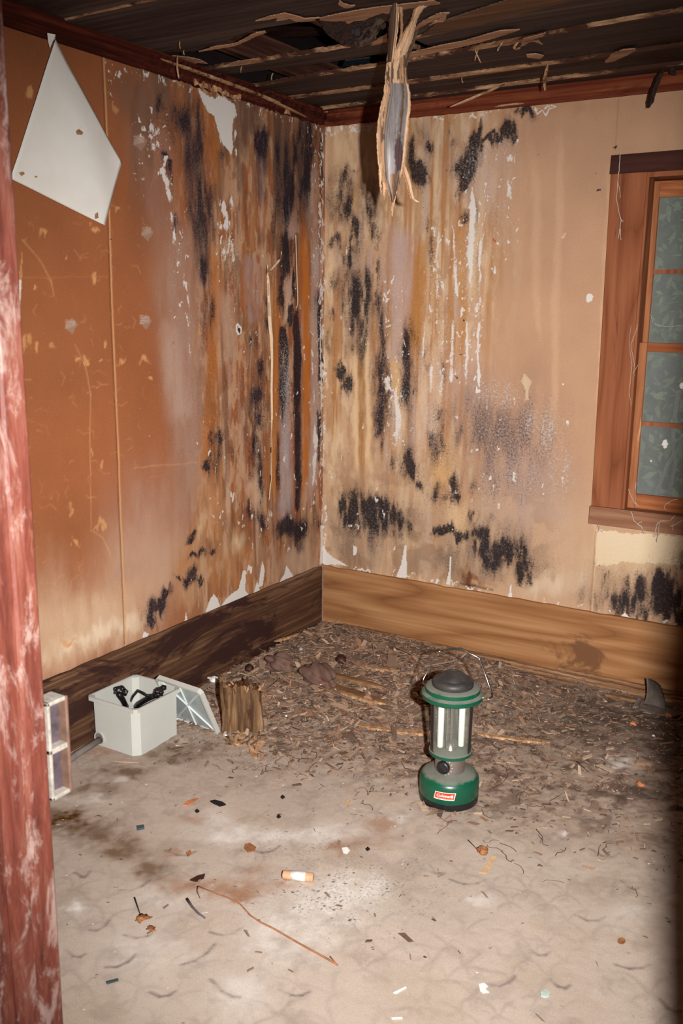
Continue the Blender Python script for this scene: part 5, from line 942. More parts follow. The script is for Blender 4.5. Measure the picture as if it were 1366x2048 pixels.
# badge wrapped on the base
M_RED = m_plain('badge_red', (212, 62, 36), .45, var=.08); M_WHT = m_plain('badge_white', (232, 222, 214), .5, var=.03)
bdir = math.atan2(CAM[1]-LY, CAM[0]-LX)-.13
def wrap(u_, w_, off):   # u along the surface (left to right as seen), w height
    a_ = bdir+u_/.0925; return ((.0925+off)*math.cos(a_), (.0925+off)*math.sin(a_), w_)
def patch(name, quad, off, mat, parent):
    b = MB(); n = 14; v_ = []
    for i in range(n+1):
        t_ = i/n
        for e in (0, 1):
            x0 = quad[0][0]*(1-t_)+quad[1][0]*t_; x1 = quad[3][0]*(1-t_)+quad[2][0]*t_; y0 = quad[0][1]*(1-t_)+quad[1][1]*t_; y1 = quad[3][1]*(1-t_)+quad[2][1]*t_
            v_.append(wrap(x0 if e == 0 else x1, y0 if e == 0 else y1, off))
    b.add(v_, [(2*i, 2*i+2, 2*i+3, 2*i+1) for i in range(n)]); return b.build(name, mat, parent)
bw_ = .0335
bd = patch('badge', [(-bw_-.001, .041), (bw_-.004, .041), (bw_+.001, .066), (-bw_+.004, .066)], .0006, M_WHT, lt); bd['label'] = 'red badge with white border and lettering'
patch('badge_field', [(-bw_+.0015, .0435), (bw_-.006, .0435), (bw_-.002, .0640), (-bw_+.0055, .0640)], .0009, M_RED, bd)
patch('badge_line', [(-bw_+.004, .0455), (bw_-.009, .0455), (bw_-.0088, .0463), (-bw_+.0042, .0463)], .0012, M_WHT, bd)
def text_on(name, s, size, mapf, mat, parent, bold=True):
    cu = bpy.data.curves.new(name, 'FONT'); cu.body = s; cu.size = size; cu.align_x = 'CENTER'; cu.align_y = 'CENTER'; cu.extrude = 0; cu.offset = size*.02 if bold else 0
    tmp = bpy.data.objects.new(name+'_c', cu); COL.objects.link(tmp); dg = bpy.context.evaluated_depsgraph_get(); dg.update()
    me = bpy.data.meshes.new_from_object(tmp.evaluated_get(dg)); bpy.data.objects.remove(tmp)
    for v_ in me.vertices: v_.co = mapf(v_.co.x, v_.co.y)
    me.materials.clear(); me.materials.append(mat); o = bpy.data.objects.new(name, me); COL.objects.link(o); o.parent = parent; return o
text_on('lettering', 'Coleman', .0125, lambda x, y: Vector(wrap(x-.002+y*.25, .0545+y, .0013)), M_WHT, bd)
b = MB(); lv = [wrap(.0225+.0032*math.cos(k_*math.pi/5), .0545+.0055*math.sin(k_*math.pi/5), .0013) for k_ in range(10)]; b.add(lv, [tuple(range(10))]); b.build('lamp_emblem', M_WHT, bd)

# ------------------------------------------------------------------ plastic junction box and its lid
M_BOX = m_plain('grey_white_plastic', (188, 187, 180), .5, var=.04, scale=8, spec=.3); M_BOXI = m_plain('white_plastic_inside', (200, 204, 204), .55, var=.03)
bx0, bx1, by0, by1, bh = .0, .220, .0, .232, .176
rzb = .0; BO = np.array([.020, -1.548, .002])
jb = thing('junction_box', 'open grey white plastic junction box against the left skirting', 'box', tuple(BO))
def rrect(x0, x1, y0, y1, c, z):   # chamfered rectangle
    return [(x0+c, y0, z), (x1-c, y0, z), (x1, y0+c, z), (x1, y1-c, z), (x1-c, y1, z), (x0+c, y1, z), (x0, y1-c, z), (x0, y0+c, z)]
def loops(Ls, closeb=True, closet=False):
    v_ = [p for L in Ls for p in L]; f_ = []
    for i in range(len(Ls)-1):
        for k_ in range(8): f_.append((i*8+k_, i*8+(k_+1) % 8, (i+1)*8+(k_+1) % 8, (i+1)*8+k_))
    if closeb: f_.append(tuple(range(8))[::-1])
    if closet: f_.append(tuple((len(Ls)-1)*8+k_ for k_ in range(8)))
    return v_, f_
c_ = .022; w = .005
v_, f_ = loops([rrect(.004, bx1-.004, .004, by1-.004, c_, 0), rrect(.002, bx1-.002, .002, by1-.002, c_, bh-.018), rrect(-.004, bx1+.004, -.004, by1+.004, .010, bh-.014), rrect(-.004, bx1+.004, -.004, by1+.004, .010, bh), rrect(.002, bx1-.002, .002, by1-.002, .012, bh), rrect(w+.002, bx1-w-.002, w+.002, by1-w-.002, c_*.8, bh-.003), rrect(w+.004, bx1-w-.004, w+.004, by1-w-.004, c_*.8, .006)], True, True)
o = mesh('box_body', v_, f_, M_BOX, jb)
# cable gland hole on the near side: dark ring and pipe
hp = at(200, 1476, y=BO[1]+.003)-BO; hx, hz = float(hp[0]), float(hp[2])
b = MB(); n = 28; vr = []
for r_, yy in ((.0235, -.001), (.0235, -.0045), (.0195, -.0045), (.0195, -.001)):
    for k_ in range(n): a_ = 2*math.pi*k_/n; vr.append((hx+r_*math.cos(a_), .003+yy, hz+r_*math.sin(a_)*1.05))
b.add(vr, [(i*n+k_, i*n+(k_+1) % n, ((i+1) % 4)*n+(k_+1) % n, ((i+1) % 4)*n+k_) for i in range(4) for k_ in range(n)]); b.build('hole_rim', M_BOX, jb, smooth=False)
b = MB(); vr = [(hx+.0198*math.cos(2*math.pi*k_/n), .0005, hz+.0205*math.sin(2*math.pi*k_/n)) for k_ in range(n)]+[(hx+.0198*math.cos(2*math.pi*k_/n), .0030, hz+.0205*math.sin(2*math.pi*k_/n)) for k_ in range(n)]
b.add(vr, [tuple(range(n)), tuple(range(2*n-1, n-1, -1))]+[(k_, n+k_, n+(k_+1) % n, (k_+1) % n) for k_ in range(n)]); b.build('knockout_hole', m_plain('hole_inside', (120, 112, 108), .8), jb)
M_CON = m_plain('grey_conduit', (122, 112, 106), .5, var=.15, scale=30, spec=.4)
p1 = BO+np.array([hx+.003, -.0015, hz-.004]); p0 = at(112, 1540, z=.016); p0 = p1+(p0-p1)*1.0
b = MB(); b.tube([p0+(p0-p1)*.9, p0, p0*.5+p1*.5+np.array([0, 0, .004]), p1], .0115, 16); tag(b.build('conduit_pipe', M_CON, smooth=True), 'grey conduit pipe running from the box hole towards the door jamb', 'pipe')
# cables with taped ends inside the box
M_TAPE = m_plain('black_tape', (20, 17, 20), .35, var=.5, scale=60, spec=.5, bump=.8)
cb = thing('black_cable', 'black cables with taped lumpy ends lying in the junction box', 'cable', tuple(BO+np.array([.1, .12, .008])))
off = BO+np.array([.1, .12, .008])
def pz(x, y, z): return at(x, y, z=BO[2]+z)-off
b = MB(); b.tube([pz(228, 1402, .10), pz(220, 1392, .13), pz(230, 1384, .15), pz(243, 1392, .145), pz(250, 1405, .11), pz(258, 1418, .04)], .0065, 10); b.build('cable_loop', M_TAPE, cb, smooth=True)
b = MB(); b.tube([pz(238, 1388, .16), pz(246, 1400, .12), pz(254, 1420, .05), pz(258, 1425, .01)], .010, 10); b.build('cable_loop', M_TAPE, cb, smooth=True)
b = MB(); b.tube([pz(258, 1408, .07), pz(266, 1392, .11), pz(276, 1381, .14), pz(286, 1386, .14), pz(294, 1391, .13), pz(306, 1390, .135)], .0052, 10); b.build('cable_loop', M_TAPE, cb, smooth=True)
b = MB(); b.tube([pz(262, 1420, .03), pz(278, 1407, .08), pz(296, 1397, .12), pz(312, 1390, .145)], .0105, 12); b.build('cable_loop', M_TAPE, cb, smooth=True)
b = MB(); b.blob(pz(240, 1379, .165), (.018, .018, .013), 3, 12, .22); b.blob(pz(250, 1384, .16), (.013, .012, .012), 4, 10, .25); b.blob(pz(231, 1378, .168), (.009, .009, .008), 5, 8, .2); sub(b.build('taped_end', M_TAPE, cb, smooth=True))
b = MB(); b.blob(pz(318, 1383, .160), (.018, .017, .015), 6, 12, .24); b.blob(pz(327, 1376, .168), (.011, .010, .010), 7, 10, .2); b.blob(pz(313, 1390, .15), (.012, .012, .011), 8, 10, .2); sub(b.build('taped_end', M_TAPE, cb, smooth=True))
b = MB(); b.tube([pz(300, 1374, .12), pz(285, 1400, .05), pz(262, 1424, .015)], .002, 6); b.build('white_wire', M_WHITE, cb, smooth=True)
# lid leaning on the far side
C0 = np.array([.362, -1.246, .004]); D0 = np.array([.142, -1.232, .006]); B0 = np.array([.352, -1.336, .200]); B0 = C0+(B0-C0)/np.linalg.norm(B0-C0)*.222
e1 = (D0-C0); s1 = np.linalg.norm(e1); e1 /= s1; e2 = B0-C0; s2 = np.linalg.norm(e2); e2 /= s2; e2 = e2-e1*(e1@e2); e2 /= np.linalg.norm(e2); e3 = np.cross(e1, e2)
if e3@(CAM-C0) < 0: e3 = -e3
e1_, s1 = e1, .222
Rl = np.stack([e1, e2, e3], 1)
ld_ = thing('box_lid', 'square grey white plastic lid leaning behind the junction box', 'lid', tuple(C0))
def lm(v_): return [tuple(Rl@np.array(p)) for p in v_]
s2 = .222; th = .018
v_, f_ = loops([rrect(0, s1, 0, s2, .012, 0), rrect(0, s1, 0, s2, .012, th), rrect(.009, s1-.009, .009, s2-.009, .012, th), rrect(.010, s1-.010, .010, s2-.010, .012, .004)], True, True)
mesh('lid_tray', lm(v_), f_, M_BOX, ld_)
M_FOIL = m_plain('lid_inner', (168, 178, 178), .3, .25, var=.12, scale=12, spec=.5)
b = MB(); b.box((.011, .011, .0042), (s1-.011, s2-.011, .0052)); b.v = lm(b.v); b.build('lid_liner', M_FOIL, ld_)
for a_, b_ in (((.012, .012), (s1-.012, s2-.012)), ((.012, s2-.012), (s1-.012, .012)), ((s1/2, .012), (s1/2, s2-.012))):
    a_ = np.array([*a_, .008]); b_ = np.array([*b_, .008]); q = MB(); q.tube([a_, b_], .0042, 4); q.v = lm(q.v); q.build('rib', M_BOXI, ld_)

# ------------------------------------------------------------------ broken timber stump
M_STUMP = m_wood('rotten_stump', (58, 40, 30), (116, 86, 60), (166, 132, 100), axis=2, fine=60, stretch=.06, contrast=1.5, patch=(70, 44, 30), patchamt=.55, patchscale=14, bump=1)
M_CHIP = m_wood('chipped_wood', (112, 78, 54), (168, 128, 94), (214, 178, 142), axis=2, fine=90, stretch=.15, contrast=1.4)
sA = at(446, 1468, z=.0); sB = at(524, 1468, z=0); stump = thing('broken_timber_stump', 'short rotten timber stump split at the top beside the box lid', 'timber', tuple(sA))
w_ = sB-sA; L = np.linalg.norm(w_); w_ /= L; dep = np.array([-w_[1], w_[0], 0]); rs = np.random.RandomState(4)
if dep@(CAM-sA) > 0: dep = -dep
v_ = []; f_ = []; n = 56; rows = 12; H0 = .175
for j in range(rows+1):
    for i in range(n):
        a_ = i/n*4; sd = int(a_); t_ = a_-sd; x_, y_ = [(t_, 0), (1, t_), (1-t_, 1), (0, 1-t_)][sd]
        jag = (fbm(np.array([i*.5]), np.array([0.]), 1, 1, 6, 3)[0]-.5)*.055 if j == rows else 0
        if j == rows and x_ > .72: jag -= .03
        h_ = j/rows*H0+jag; rad = 1+.55*(fbm(np.array([i*.6]), np.array([j*.10]), 1, 1, 7, 3)[0]-.5)+.10*(1-j/rows)**2
        lean = w_*(-.012)*(j/rows)
        P = w_*((x_-.5)*(L*.92)*rad+L*.5)+dep*((y_-.5)*.085*rad+.043)+lean; v_.append((P[0], P[1], h_))
for j in range(rows):
    for i in range(n): f_.append((j*n+i, j*n+(i+1) % n, (j+1)*n+(i+1) % n, (j+1)*n+i))
v_.append(tuple(np.mean(np.array(v_[-n:]), 0)-np.array([0, 0, .03]))); 
for i in range(n): f_.append((rows*n+i, rows*n+(i+1) % n, len(v_)-1))
mesh('timber_body', v_, f_, M_STUMP, stump)
for i in range(26):
    x_ = rs.uniform(.05, .98)*L; p = w_*x_+dep*rs.uniform(0, .08)+np.array([0, 0, H0-.03+rs.uniform(-.01, .01)]); e = p+np.array([rs.uniform(-.015, .015), rs.uniform(-.015, .015), rs.uniform(.008, .028)])
    splinter('top_splinter', p, e, rs.uniform(.006, .016), .005, 500+i, M_CHIP if i % 3 else M_STUMP, n=5, parent=stump, bow=.003)
for i in range(22):
    px_ = rs.uniform(452, 532); a_ = at(px_, rs.uniform(1455, 1478), z=.02)-sA; L_ = rs.uniform(.02, .06)*(1+1.2*(px_ > 490)); a_[2] = rs.uniform(.006, .02); e = a_+w_*rs.uniform(-.03, .05)-dep*L_; e[2] = rs.uniform(.002, .008)
    splinter('foot_splinter', a_, e, rs.uniform(.008, .022), .006, 600+i, M_CHIP if i % 4 else M_STUMP, n=6, parent=stump, bow=.006)

# ------------------------------------------------------------------ the small finds on the floor
M_ROCK = m_plain('brown_rag', (108, 82, 72), .85, var=.3, scale=25, bump=.8); M_NUT = m_plain('dark_husk', (58, 32, 28), .6, var=.5, scale=40, bump=.6); M_ORG = m_plain('orange_chip', (186, 116, 74), .8, var=.3, scale=60); M_TIN = m_plain('grey_flashing', (118, 106, 98), .6, var=.3, scale=25)
M_RUST = m_plain('rusty', (140, 92, 58), .85, var=.5, scale=50); M_TWIG = m_plain('twig', (78, 52, 40), .85, var=.3); M_TAN = m_plain('tan_chip', (200, 162, 124), .85, var=.2); M_SLATE = m_plain('slate_chip', (62, 74, 76), .6, var=.3); M_GLS = m_plain('green_glass', (120, 160, 110), .2, var=.2, spec=.8); M_CHAR = m_plain('char', (34, 26, 26), .8, var=.4)
def F(x, y, dz=0): p = at(x, y, z=.0); p = at(x, y, z=hf(p[0], p[1])); p[2] += dz; return p
def lump(name, lab, cat, x, y, r, mat, seed=1, amp=.2, n=10, group=None, rz_=0):
    p = F(x, y, r[2]*.75); b = MB(); b.blob((0, 0, 0), r, seed, n, amp, R=rotz(rz_)); return tag(b.build(name, mat, smooth=True, loc=tuple(p)), lab, cat, group)
lump('crumpled_rag', 'brown crumpled rag lump lying on the rubble near the corner', 'rag', 640, 1368, (.085, .05, .045), M_ROCK, 3, .30, 26, rz_=-.5)
lump('crumpled_rag', 'smaller brown rag lump behind the bigger one', 'rag', 560, 1342, (.055, .035, .04), M_ROCK, 5, .30, 24)
lump('walnut_husk', 'round dark husk on the rubble right of the corner', 'husk', 682, 1326, (.024, .024, .021), M_NUT, 2, .12, 12)
lump('walnut_husk', 'dark husk beside the left skirting above the stump', 'husk', 499, 1343, (.018, .02, .018), M_NUT, 4, .15, 10)
lump('seed_cone', 'small brown seed cone on the bare floor right of centre', 'seed cone', 965, 1706, (.014, .012, .010), M_RUST, 7, .35, 12)
lump('grey_pebble', 'small silvery pebble near the corner', 'pebble', 602, 1301, (.011, .011, .009), m_plain('silver', (150, 150, 156), .4), 9, .1, 8)
lump('dark_stone', 'dark flat stone in front of the pine skirting right of the lantern', 'stone', 1001, 1330, (.022, .014, .010), m_plain('stone', (88, 74, 70)), 3, .15, 8)
for i, (x, y, lab) in enumerate([(1266, 1450, 'orange nut shell half on the dark floor at right'), (1337, 1433, 'orange brown nut shell by the curled metal at right'), (1280, 1571, 'reddish chip in the dark patch at right')]): lump('nut_shell', lab, 'nut shell', x, y, (.015, .009, .007), M_ORG, 20+i, .3, 10, rz_=-.6)
# spent cartridge-like paper tube
a_ = F(566, 1757, .012); e_ = F(627, 1763, .012); b = MB(); d_ = e_-a_; tb = thing('label_wrapped_tube', 'small tan tube with torn white label lying in the dust', 'tube', tuple(a_))
M_TB = m_plain('tan_tube', (196, 150, 116), .6, var=.2, scale=60); M_LB = m_plain('torn_label', (206, 204, 198), .6, var=.25, scale=90)
b.tube([(0, 0, 0), d_*.02, d_*.98, d_], [.0105, .012, .012, .0105], 18); b.build('tube_body', M_TB, tb, smooth=True); b = MB(); b.tube([d_*.27, d_*.74], .0124, 18); b.build('torn_label', M_LB, tb, smooth=True)
b = MB(); b.tube([d_*-.015, d_*.02], .0095, 18); b.build('tube_end', M_CHAR, tb)
def stick(name, lab, cat, pts, r, mat, dz=.003, stub=None, n=6):
    b = MB(); P_ = [F(x, y, dz+(q if (q := (0)) else 0)) for x, y in pts]; N = len(P_); rs_ = [r*(1-.45*i/max(1, N-1)) for i in range(N)]; b.tube(P_, rs_, n)
    if stub: b.tube([F(*stub[0], dz), F(*stub[1], dz+.004)], r*.6, n)
    return tag(b.build(name, mat, smooth=True), lab, cat)
stick('long_stem', 'long thin brown stem crossing the dusty foreground', 'stem', [(675, 1932), (655, 1920), (600, 1890), (545, 1858), (520, 1846), (500, 1832), (480, 1810), (455, 1797), (430, 1788), (396, 1774)], .0026, m_plain('stem', (150, 98, 66), .8, var=.3), stub=((675, 1932), (660, 1918)))
stick('twig', 'thin bent root left of the long stem', 'twig', [(395, 1775), (394, 1785), (400, 1798)], .0018, M_TWIG); stick('twig', 'fine stem beside the seed cone', 'twig', [(936, 1682), (948, 1694), (958, 1706)], .0016, M_TWIG)
stick('twig', 'short dark twig at right of the seed cone', 'twig', [(1072, 1660), (1085, 1675), (1080, 1688)], .0012, M_TWIG); stick('twig', 'dark straight twig in front of the dark patch', 'twig', [(1153, 1524), (1178, 1546)], .002, M_TWIG)
stick('twig', 'upright black wire twig by the rag', 'twig', [(540, 1318), (541, 1352), (560, 1352)], .0022, M_CHAR, .006); stick('twig', 'black twig reaching from the stump', 'twig', [(560, 1360), (545, 1372), (535, 1380)], .0018, M_CHAR, .008)
stick('root_fibre', 'dark curved fibre right of the lantern base', 'fibre', [(985, 1578), (1005, 1568), (1016, 1552), (1012, 1538), (998, 1530), (985, 1530)], .0012, M_TWIG); stick('root_fibre', 'thin bowed fibre in front of the curled fibre', 'fibre', [(1038, 1610), (1040, 1592), (1056, 1576)], .0010, M_TWIG); stick('root_fibre', 'straight short fibre beside the bowed fibre', 'fibre', [(1100, 1603), (1112, 1597), (1125, 1589)], .0012, M_TWIG)
stick('root_fibre', 'pale long root across the rubble right of lantern', 'fibre', [(1125, 1425), (1150, 1434), (1180, 1436), (1215, 1425), (1230, 1428)], .0016, m_plain('pale_root', (160, 126, 98))); stick('root_fibre', 'dark root loop right of the lantern handle', 'fibre', [(985, 1355), (1000, 1372), (1015, 1385), (1030, 1400)], .0012, M_TWIG)
stick('bark_twig', 'grey feathery twig left of the long stem', 'twig', [(374, 1800), (384, 1815), (396, 1828), (410, 1838)], .0042, m_plain('grey_bark', (88, 80, 80), .9, var=.4, scale=120)); stick('rusty_nail', 'rust crusted nail in the left foreground', 'nail', [(269, 1797), (275, 1815), (280, 1830)], .0022, M_CHAR)
lump('rust_clump', 'orange rust clump around the nail', 'rust', 284, 1838, (.013, .016, .004), M_RUST, 8, .5, 10); lump('rust_clump', 'rusty crumbs trailing below the nail', 'rust', 302, 1858, (.012, .008, .002), M_RUST, 9, .5, 8)
def flake(name, lab, cat, pts, mat, th=.003, dz=.001, tilt=0):
    P_ = [F(x, y, dz+tilt*(i % 2)) for i, (x, y) in enumerate(pts)]; m_ = len(P_); b = MB(); b.add(P_+[p+np.array([0, 0, th]) for p in P_], [tuple(range(m_))[::-1], tuple(range(m_, 2*m_))]+[(i, (i+1) % m_, m_+(i+1) % m_, m_+i) for i in range(m_)]); return tag(b.build(name, mat), lab, cat)
flake('leaf', 'orange lens shaped leaf in front of the box', 'leaf', [(366, 1613), (374, 1604), (388, 1599), (398, 1598), (388, 1606), (376, 1612)], M_ORG, .002, .002)
flake('black_flake', 'black crumpled flake right of the orange leaf', 'flake', [(420, 1604), (430, 1602), (445, 1606), (452, 1611), (440, 1614), (428, 1609)], M_CHAR, .004)
for x, y, lab in [(565, 1596, 'small black crumb above the pale dust'), (557, 1635, 'small black crumb at the edge of pale dust'), (394, 1624, 'tiny black crumb under the orange leaf'), (735, 1700, 'dark crumb right of the white fluff')]: flake('black_crumb', lab, 'crumb', [(x-4, y), (x, y-4), (x+5, y), (x, y+3)], M_CHAR, .004)
flake('slate_chip', 'blue grey cylinder-like chip in the left dust', 'chip', [(273, 1655), (288, 1653), (289, 1659), (274, 1662)], M_SLATE, .006); flake('slate_chip', 'dark slate stick at the left foreground', 'chip', [(212, 1966), (236, 1960), (237, 1963), (214, 1970)], M_SLATE, .004)
flake('white_sliver', 'white sliver at the bottom of the picture', 'sliver', [(786, 1987), (811, 1975), (813, 1977), (792, 1989)], M_WHITE, .002); flake('white_sliver', 'smaller white sliver below the other at the bottom', 'sliver', [(782, 2037), (804, 2036), (805, 2039), (784, 2040)], M_WHITE, .002)
flake('paint_flake', 'white splayed paint flake at bottom centre', 'flake', [(957, 1970), (968, 1968), (976, 1974), (970, 1980), (978, 1986), (966, 1988), (960, 1983)], M_WHITE, .002); flake('paint_flake', 'white paint flake stuck right of centre foreground', 'flake', [(683, 1697), (694, 1696), (700, 1702), (694, 1709), (686, 1706)], M_WHITE, .002)
flake('round_disc', 'flat brown round disc at right foreground', 'disc', [(1243+8*math.cos(k_*.7), 1883+6.5*math.sin(k_*.7)) for k_ in range(9)], M_RUST, .002); flake('bottle_cap', 'pale greenish cap at the bottom right', 'cap', [(1090+10*math.cos(k_*.63), 1990+7*math.sin(k_*.63)) for k_ in range(10)], m_plain('pale_green', (176, 190, 178)), .004)
flake('rust_flake', 'rusty flake cluster in the dusty middle', 'flake', [(490, 1690), (500, 1688), (512, 1696), (508, 1704), (496, 1706), (488, 1698)], M_RUST, .003); flake('rust_flake', 'brown bark flakes above the long stem', 'flake', [(380, 1762), (395, 1754), (410, 1750), (408, 1758), (392, 1765)], M_NUT, .004); flake('rust_flake', 'small rust flake left of the pale dust', 'flake', [(372, 1707), (380, 1702), (384, 1708), (376, 1714)], M_RUST, .003)
flake('wood_chip', 'tan upright chip in the rubble edge', 'chip', [(690, 1610), (694, 1600), (700, 1602), (696, 1616)], M_TAN, .004); flake('bent_leaf', 'dried brown leaf at the foot of the lantern', 'leaf', [(852, 1634), (866, 1628), (884, 1622), (892, 1618), (890, 1626), (876, 1630), (862, 1632)], m_plain('dry_leaf', (126, 98, 78)), .002, .004, .004)
flake('pale_worn_strip', 'pale curved scuffed strip beside the seed cone', 'strip', [(958, 1746), (972, 1732), (984, 1712), (992, 1714), (984, 1732), (972, 1748)], M_TAN, .0008)
# scraps round the corner pile
flake('white_packet_scrap', 'torn white and red packet scrap beside the rag', 'scrap', [(632, 1356), (648, 1352), (652, 1362), (656, 1378), (640, 1380), (634, 1372)], M_WHITE, .004, .02, .004); flake('red_scrap', 'red brown scrap on the white packet', 'scrap', [(632, 1370), (648, 1366), (650, 1380), (636, 1382)], m_plain('red_scrap', (168, 96, 74)), .003, .026)
M_PLK = m_wood('broken_plank', (66, 44, 30), (124, 90, 62), (178, 140, 104), axis=0, fine=70, stretch=.05, contrast=1.4)
for i, (p, q, w_, h_, dz, lab) in enumerate([((634, 1348), (768, 1384), .035, .012, .020, 'long split plank lying behind the rag'), ((660, 1372), (774, 1412), .045, .012, .012, 'second split plank parallel in front of the first'), ((680, 1395), (772, 1418), .016, .010, .02, 'tan edge splinter along the second plank'), ((712, 1336), (800, 1344), .03, .010, .008, 'short pale plank piece near the pine skirting'), ((712, 1452), (866, 1472), .034, .010, .006, 'pale plank strip in the floor left of the lantern'), ((950, 1468), (1100, 1486), .03, .008, .004, 'pale plank strip in the floor right of the lantern'), ((620, 1398), (676, 1382), .010, .006, .02, 'grey stick pointing to the planks'), ((548, 1290), (598, 1274), .014, .01, .018, 'white chip stuck on the left skirting foot'), ((490, 1400), (540, 1392), .02, .008, .02, 'pale chip behind the stump'), ((1060, 1350), (1160, 1372), .016, .01, .006, 'tan strip lying along the pine skirting'), ((1210, 1392), (1290, 1404), .03, .012, .006, 'grey tan strip behind the curled metal')]):
    splinter('broken_plank', F(*p, dz), F(*q, dz), w_, h_, 700+i, M_PLK if i not in (2, 3, 4, 5, 7) else M_CHIP, lab, 'plank')
a_ = F(430, 1392, .02); splinter('curled_shaving', a_, F(545, 1505, .01), .001, .001, 3, M_CHIP, None) if False else None
# curled sheet metal at right
vs = []; fs = []; n = 10
P0 = [F(1286, 1410, .002), F(1330, 1424, .002)]; P1 = [F(1288, 1412, .0)+np.array([0, .0, .115]), F(1316, 1398, .0)+np.array([.0, .02, .05])]
for i in range(n+1):
    for j in range(n+1):
        a_, b_ = i/n, j/n; lo__ = P0[0]*(1-a_)+P0[1]*a_; hi_ = P1[0]*(1-a_)+P1[1]*a_; p = lo__*(1-b_)+hi_*b_; p = p+np.array([.012, -.018, 0])*math.sin(math.pi*b_)+np.array([0, .012, 0])*math.sin(math.pi*a_); vs.append(p)
for i in range(n):
    for j in range(n): k_ = i*(n+1)+j; fs.append((k_, k_+1, k_+n+2, k_+n+1))
o = tag(mesh('curled_metal_flashing', vs, fs, M_TIN, smooth=True), 'curled grey sheet scrap standing by the right skirting', 'sheet metal'); q = o.modifiers.new('t', 'SOLIDIFY'); q.thickness = .0015
flake('grey_flashing_scrap', 'flat dirty grey scrap at the foot of the curled sheet', 'scrap', [(1268, 1412), (1282, 1402), (1310, 1412), (1350, 1420), (1366, 1430), (1345, 1436), (1300, 1428), (1280, 1420)], M_TIN, .003, .002)
flake('grey_flashing_scrap', 'small grey tip scrap left of the curled sheet', 'scrap', [(1265, 1418), (1276, 1402), (1282, 1404), (1276, 1420)], M_TIN, .006, .004, .006)
b = MB(); b.lathe([(.008, 0), (.008, .02), (.0065, .022), (.0065, .028)], 16); tag(b.build('green_bottle_neck', M_GLS, smooth=True, loc=tuple(F(120, 1524, .0))), 'small green glass neck by the lock keeper', 'bottle neck')
b = MB(); b.tube([F(229, 1525, .003), F(277, 1527, .003)], .0012, 5); tag(b.build('pale_straw', M_TAN), 'thin pale straw in front of the box', 'straw')
for x, y, lab in [(475, 1460, 'white crumb at the tip of the box lid'), (452, 1472, 'white crumb under the box lid tip'), (1307, 1473, 'white chip on the dark floor at right'), (572, 1434, 'white crumb right of the stump'), (1180, 597, None)]:
    if lab: lump('white_crumb', lab, 'crumb', x, y, (.006, .005, .004), M_WHITE, x, .2, 6)
lump('white_fluff', 'white fluffy lump left of the stump top', 'fluff', 428, 1364, (.028, .014, .012), M_WHITE, 5, .3, 10); lump('white_chip', 'pale chip on the dark skirting foot', 'chip', 556, 1270, (.012, .010, .004), M_TAN, 6, .2, 8)
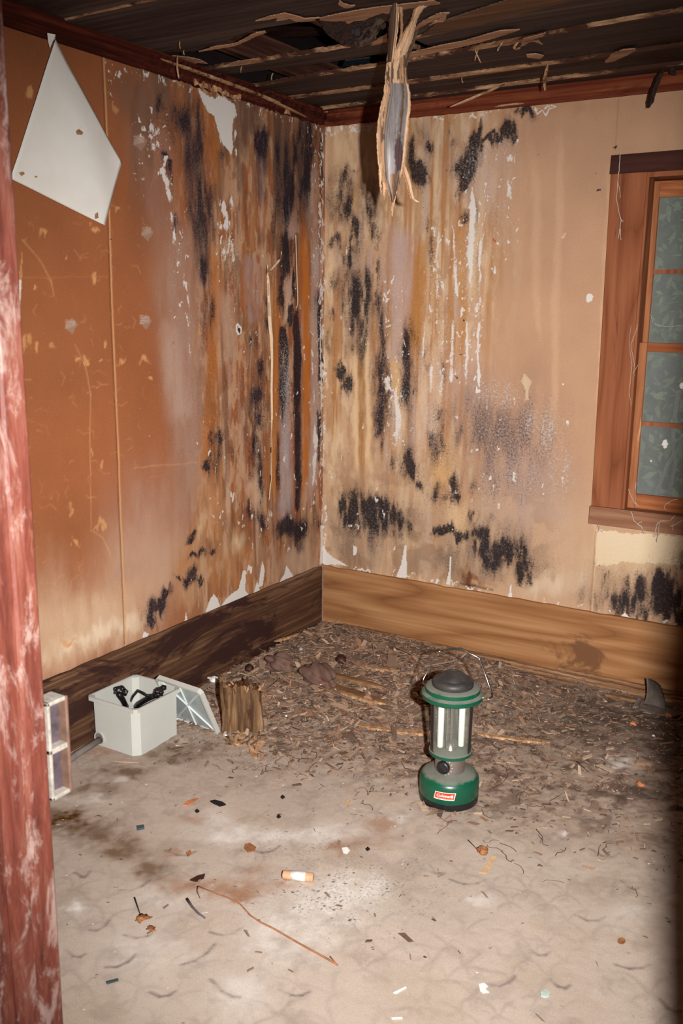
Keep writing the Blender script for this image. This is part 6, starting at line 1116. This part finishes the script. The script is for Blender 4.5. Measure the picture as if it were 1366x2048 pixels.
# ------------------------------------------------------------------ loose wood rubble (uncountable)
M_LIT = m_vcol('wood_rubble', .85, .1, .35, 200, .3)
rs = np.random.RandomState(77); v_ = []; f_ = []; c_ = []
pal = [lin(q) for q in ((166, 138, 114), (140, 112, 92), (118, 92, 76), (96, 72, 60), (190, 162, 138), (72, 54, 48), (134, 106, 90), (150, 104, 78), (112, 90, 78), (128, 104, 88))]
N = 0
while N < 12500:
    x, y = rs.uniform(.03, 2.1), rs.uniform(-2.3, -.05)
    j = min(np.searchsorted(S.us, x), deb.shape[1]-1); i = min(np.searchsorted(S.vs, y), deb.shape[0]-1); d_ = float(deb[i, j]); near = math.exp(-((x-.45)**2+(y+.45)**2)/.5)
    if rs.rand() > d_*(.14+1.1*near*(.5+float(d2[i, j])))+.006: continue
    if (x-LX)**2+(y-LY)**2 < .0095 or (x < .26 and -1.57 < y < -1.30): continue
    L = rs.gamma(1.6, .0032)*(1+near*.9)+.0022; w_ = L*rs.uniform(.12, .55); h_ = rs.uniform(.0008, .003); a_ = rs.uniform(0, 6.28); ti = rs.normal(0, .22)
    if near > .5 and rs.rand() < .06: L *= 2.2; w_ *= .5
    ca, sa = math.cos(a_), math.sin(a_); z0 = float(HF[i, j]); k_ = len(v_); col = (pal[rs.randint(len(pal))]*.75+lin((150, 126, 108))*.25)*rs.uniform(.7, 1.35)*(1+.25*near)
    for zz in (0, h_):
        for u_, q_ in ((-L, -w_*rs.uniform(.2, 1)), (L*.7, -w_*rs.uniform(.5, 1)), (L, w_*rs.uniform(0, 1)), (-L*.6, w_)):
            v_.append((x+u_*ca-q_*sa, y+u_*sa+q_*ca, z0+.001+zz+u_*ti+abs(L*ti))); c_.append(col)
    f_ += [(k_+3, k_+2, k_+1, k_), (k_+4, k_+5, k_+6, k_+7), (k_, k_+1, k_+5, k_+4), (k_+1, k_+2, k_+6, k_+5), (k_+2, k_+3, k_+7, k_+6), (k_+3, k_, k_+4, k_+7)]; N += 1
o = mesh('wood_rubble', v_, f_, M_LIT, col=c_); o['kind'] = 'stuff'; tag(o, 'crumbled wood chips and dirt covering the floor near the corner', 'rubble')
b = MB()
for k_ in range(170):
    x = rs.uniform(.1, 1.9); y = rs.uniform(-1.5, -.1); P_ = []; a_ = rs.uniform(0, 6.28); z0 = hf(x, y)+.003
    for q in range(6): P_.append((x, y, z0+rs.uniform(0, .006))); x += .012*math.cos(a_); y += .012*math.sin(a_); a_ += rs.normal(0, .6)
    b.tube(P_, rs.uniform(.0005, .0011), 4)
o = b.build('root_fibres', M_TWIG); o['kind'] = 'stuff'; tag(o, 'hair fine dark rootlets strewn in the rubble', 'fibres')

# repeats carry a shared group phrase
GR = {'wood_splinter': 'splinters hanging from the broken ceiling', 'torn_wood_strip': 'torn pale wood on the ceiling boards', 'broken_plank': 'broken plank pieces on the floor', 'twig': 'twigs on the floor', 'root_fibre': 'root fibres on the floor', 'black_crumb': 'black crumbs on the floor', 'white_crumb': 'white crumbs on the floor', 'nut_shell': 'nut shells at the right of the floor', 'cobweb': 'cobwebs on the window', 'rust_flake': 'rust flakes in the dust', 'peeled_paper_strip': 'peeling strips on the left wall', 'white_blob': 'white blobs on the window panes', 'crumpled_rag': 'crumpled rags on the rubble', 'walnut_husk': 'dark husks on the rubble', 'vine_stem': 'vines outside the window', 'white_sliver': 'white slivers at the bottom', 'paint_flake': 'paint flakes in the foreground', 'slate_chip': 'slate chips on the floor', 'rust_clump': 'rust clumps by the nail', 'bark_strip': 'bark strips hanging at the right', 'grey_flashing_scrap': 'grey scraps by the curled sheet'}
for o in sc.objects:
    if o.parent is None and 'label' in o and 'category' in o:
        g = GR.get(o.name.split('.')[0])
        if g: o['group'] = g
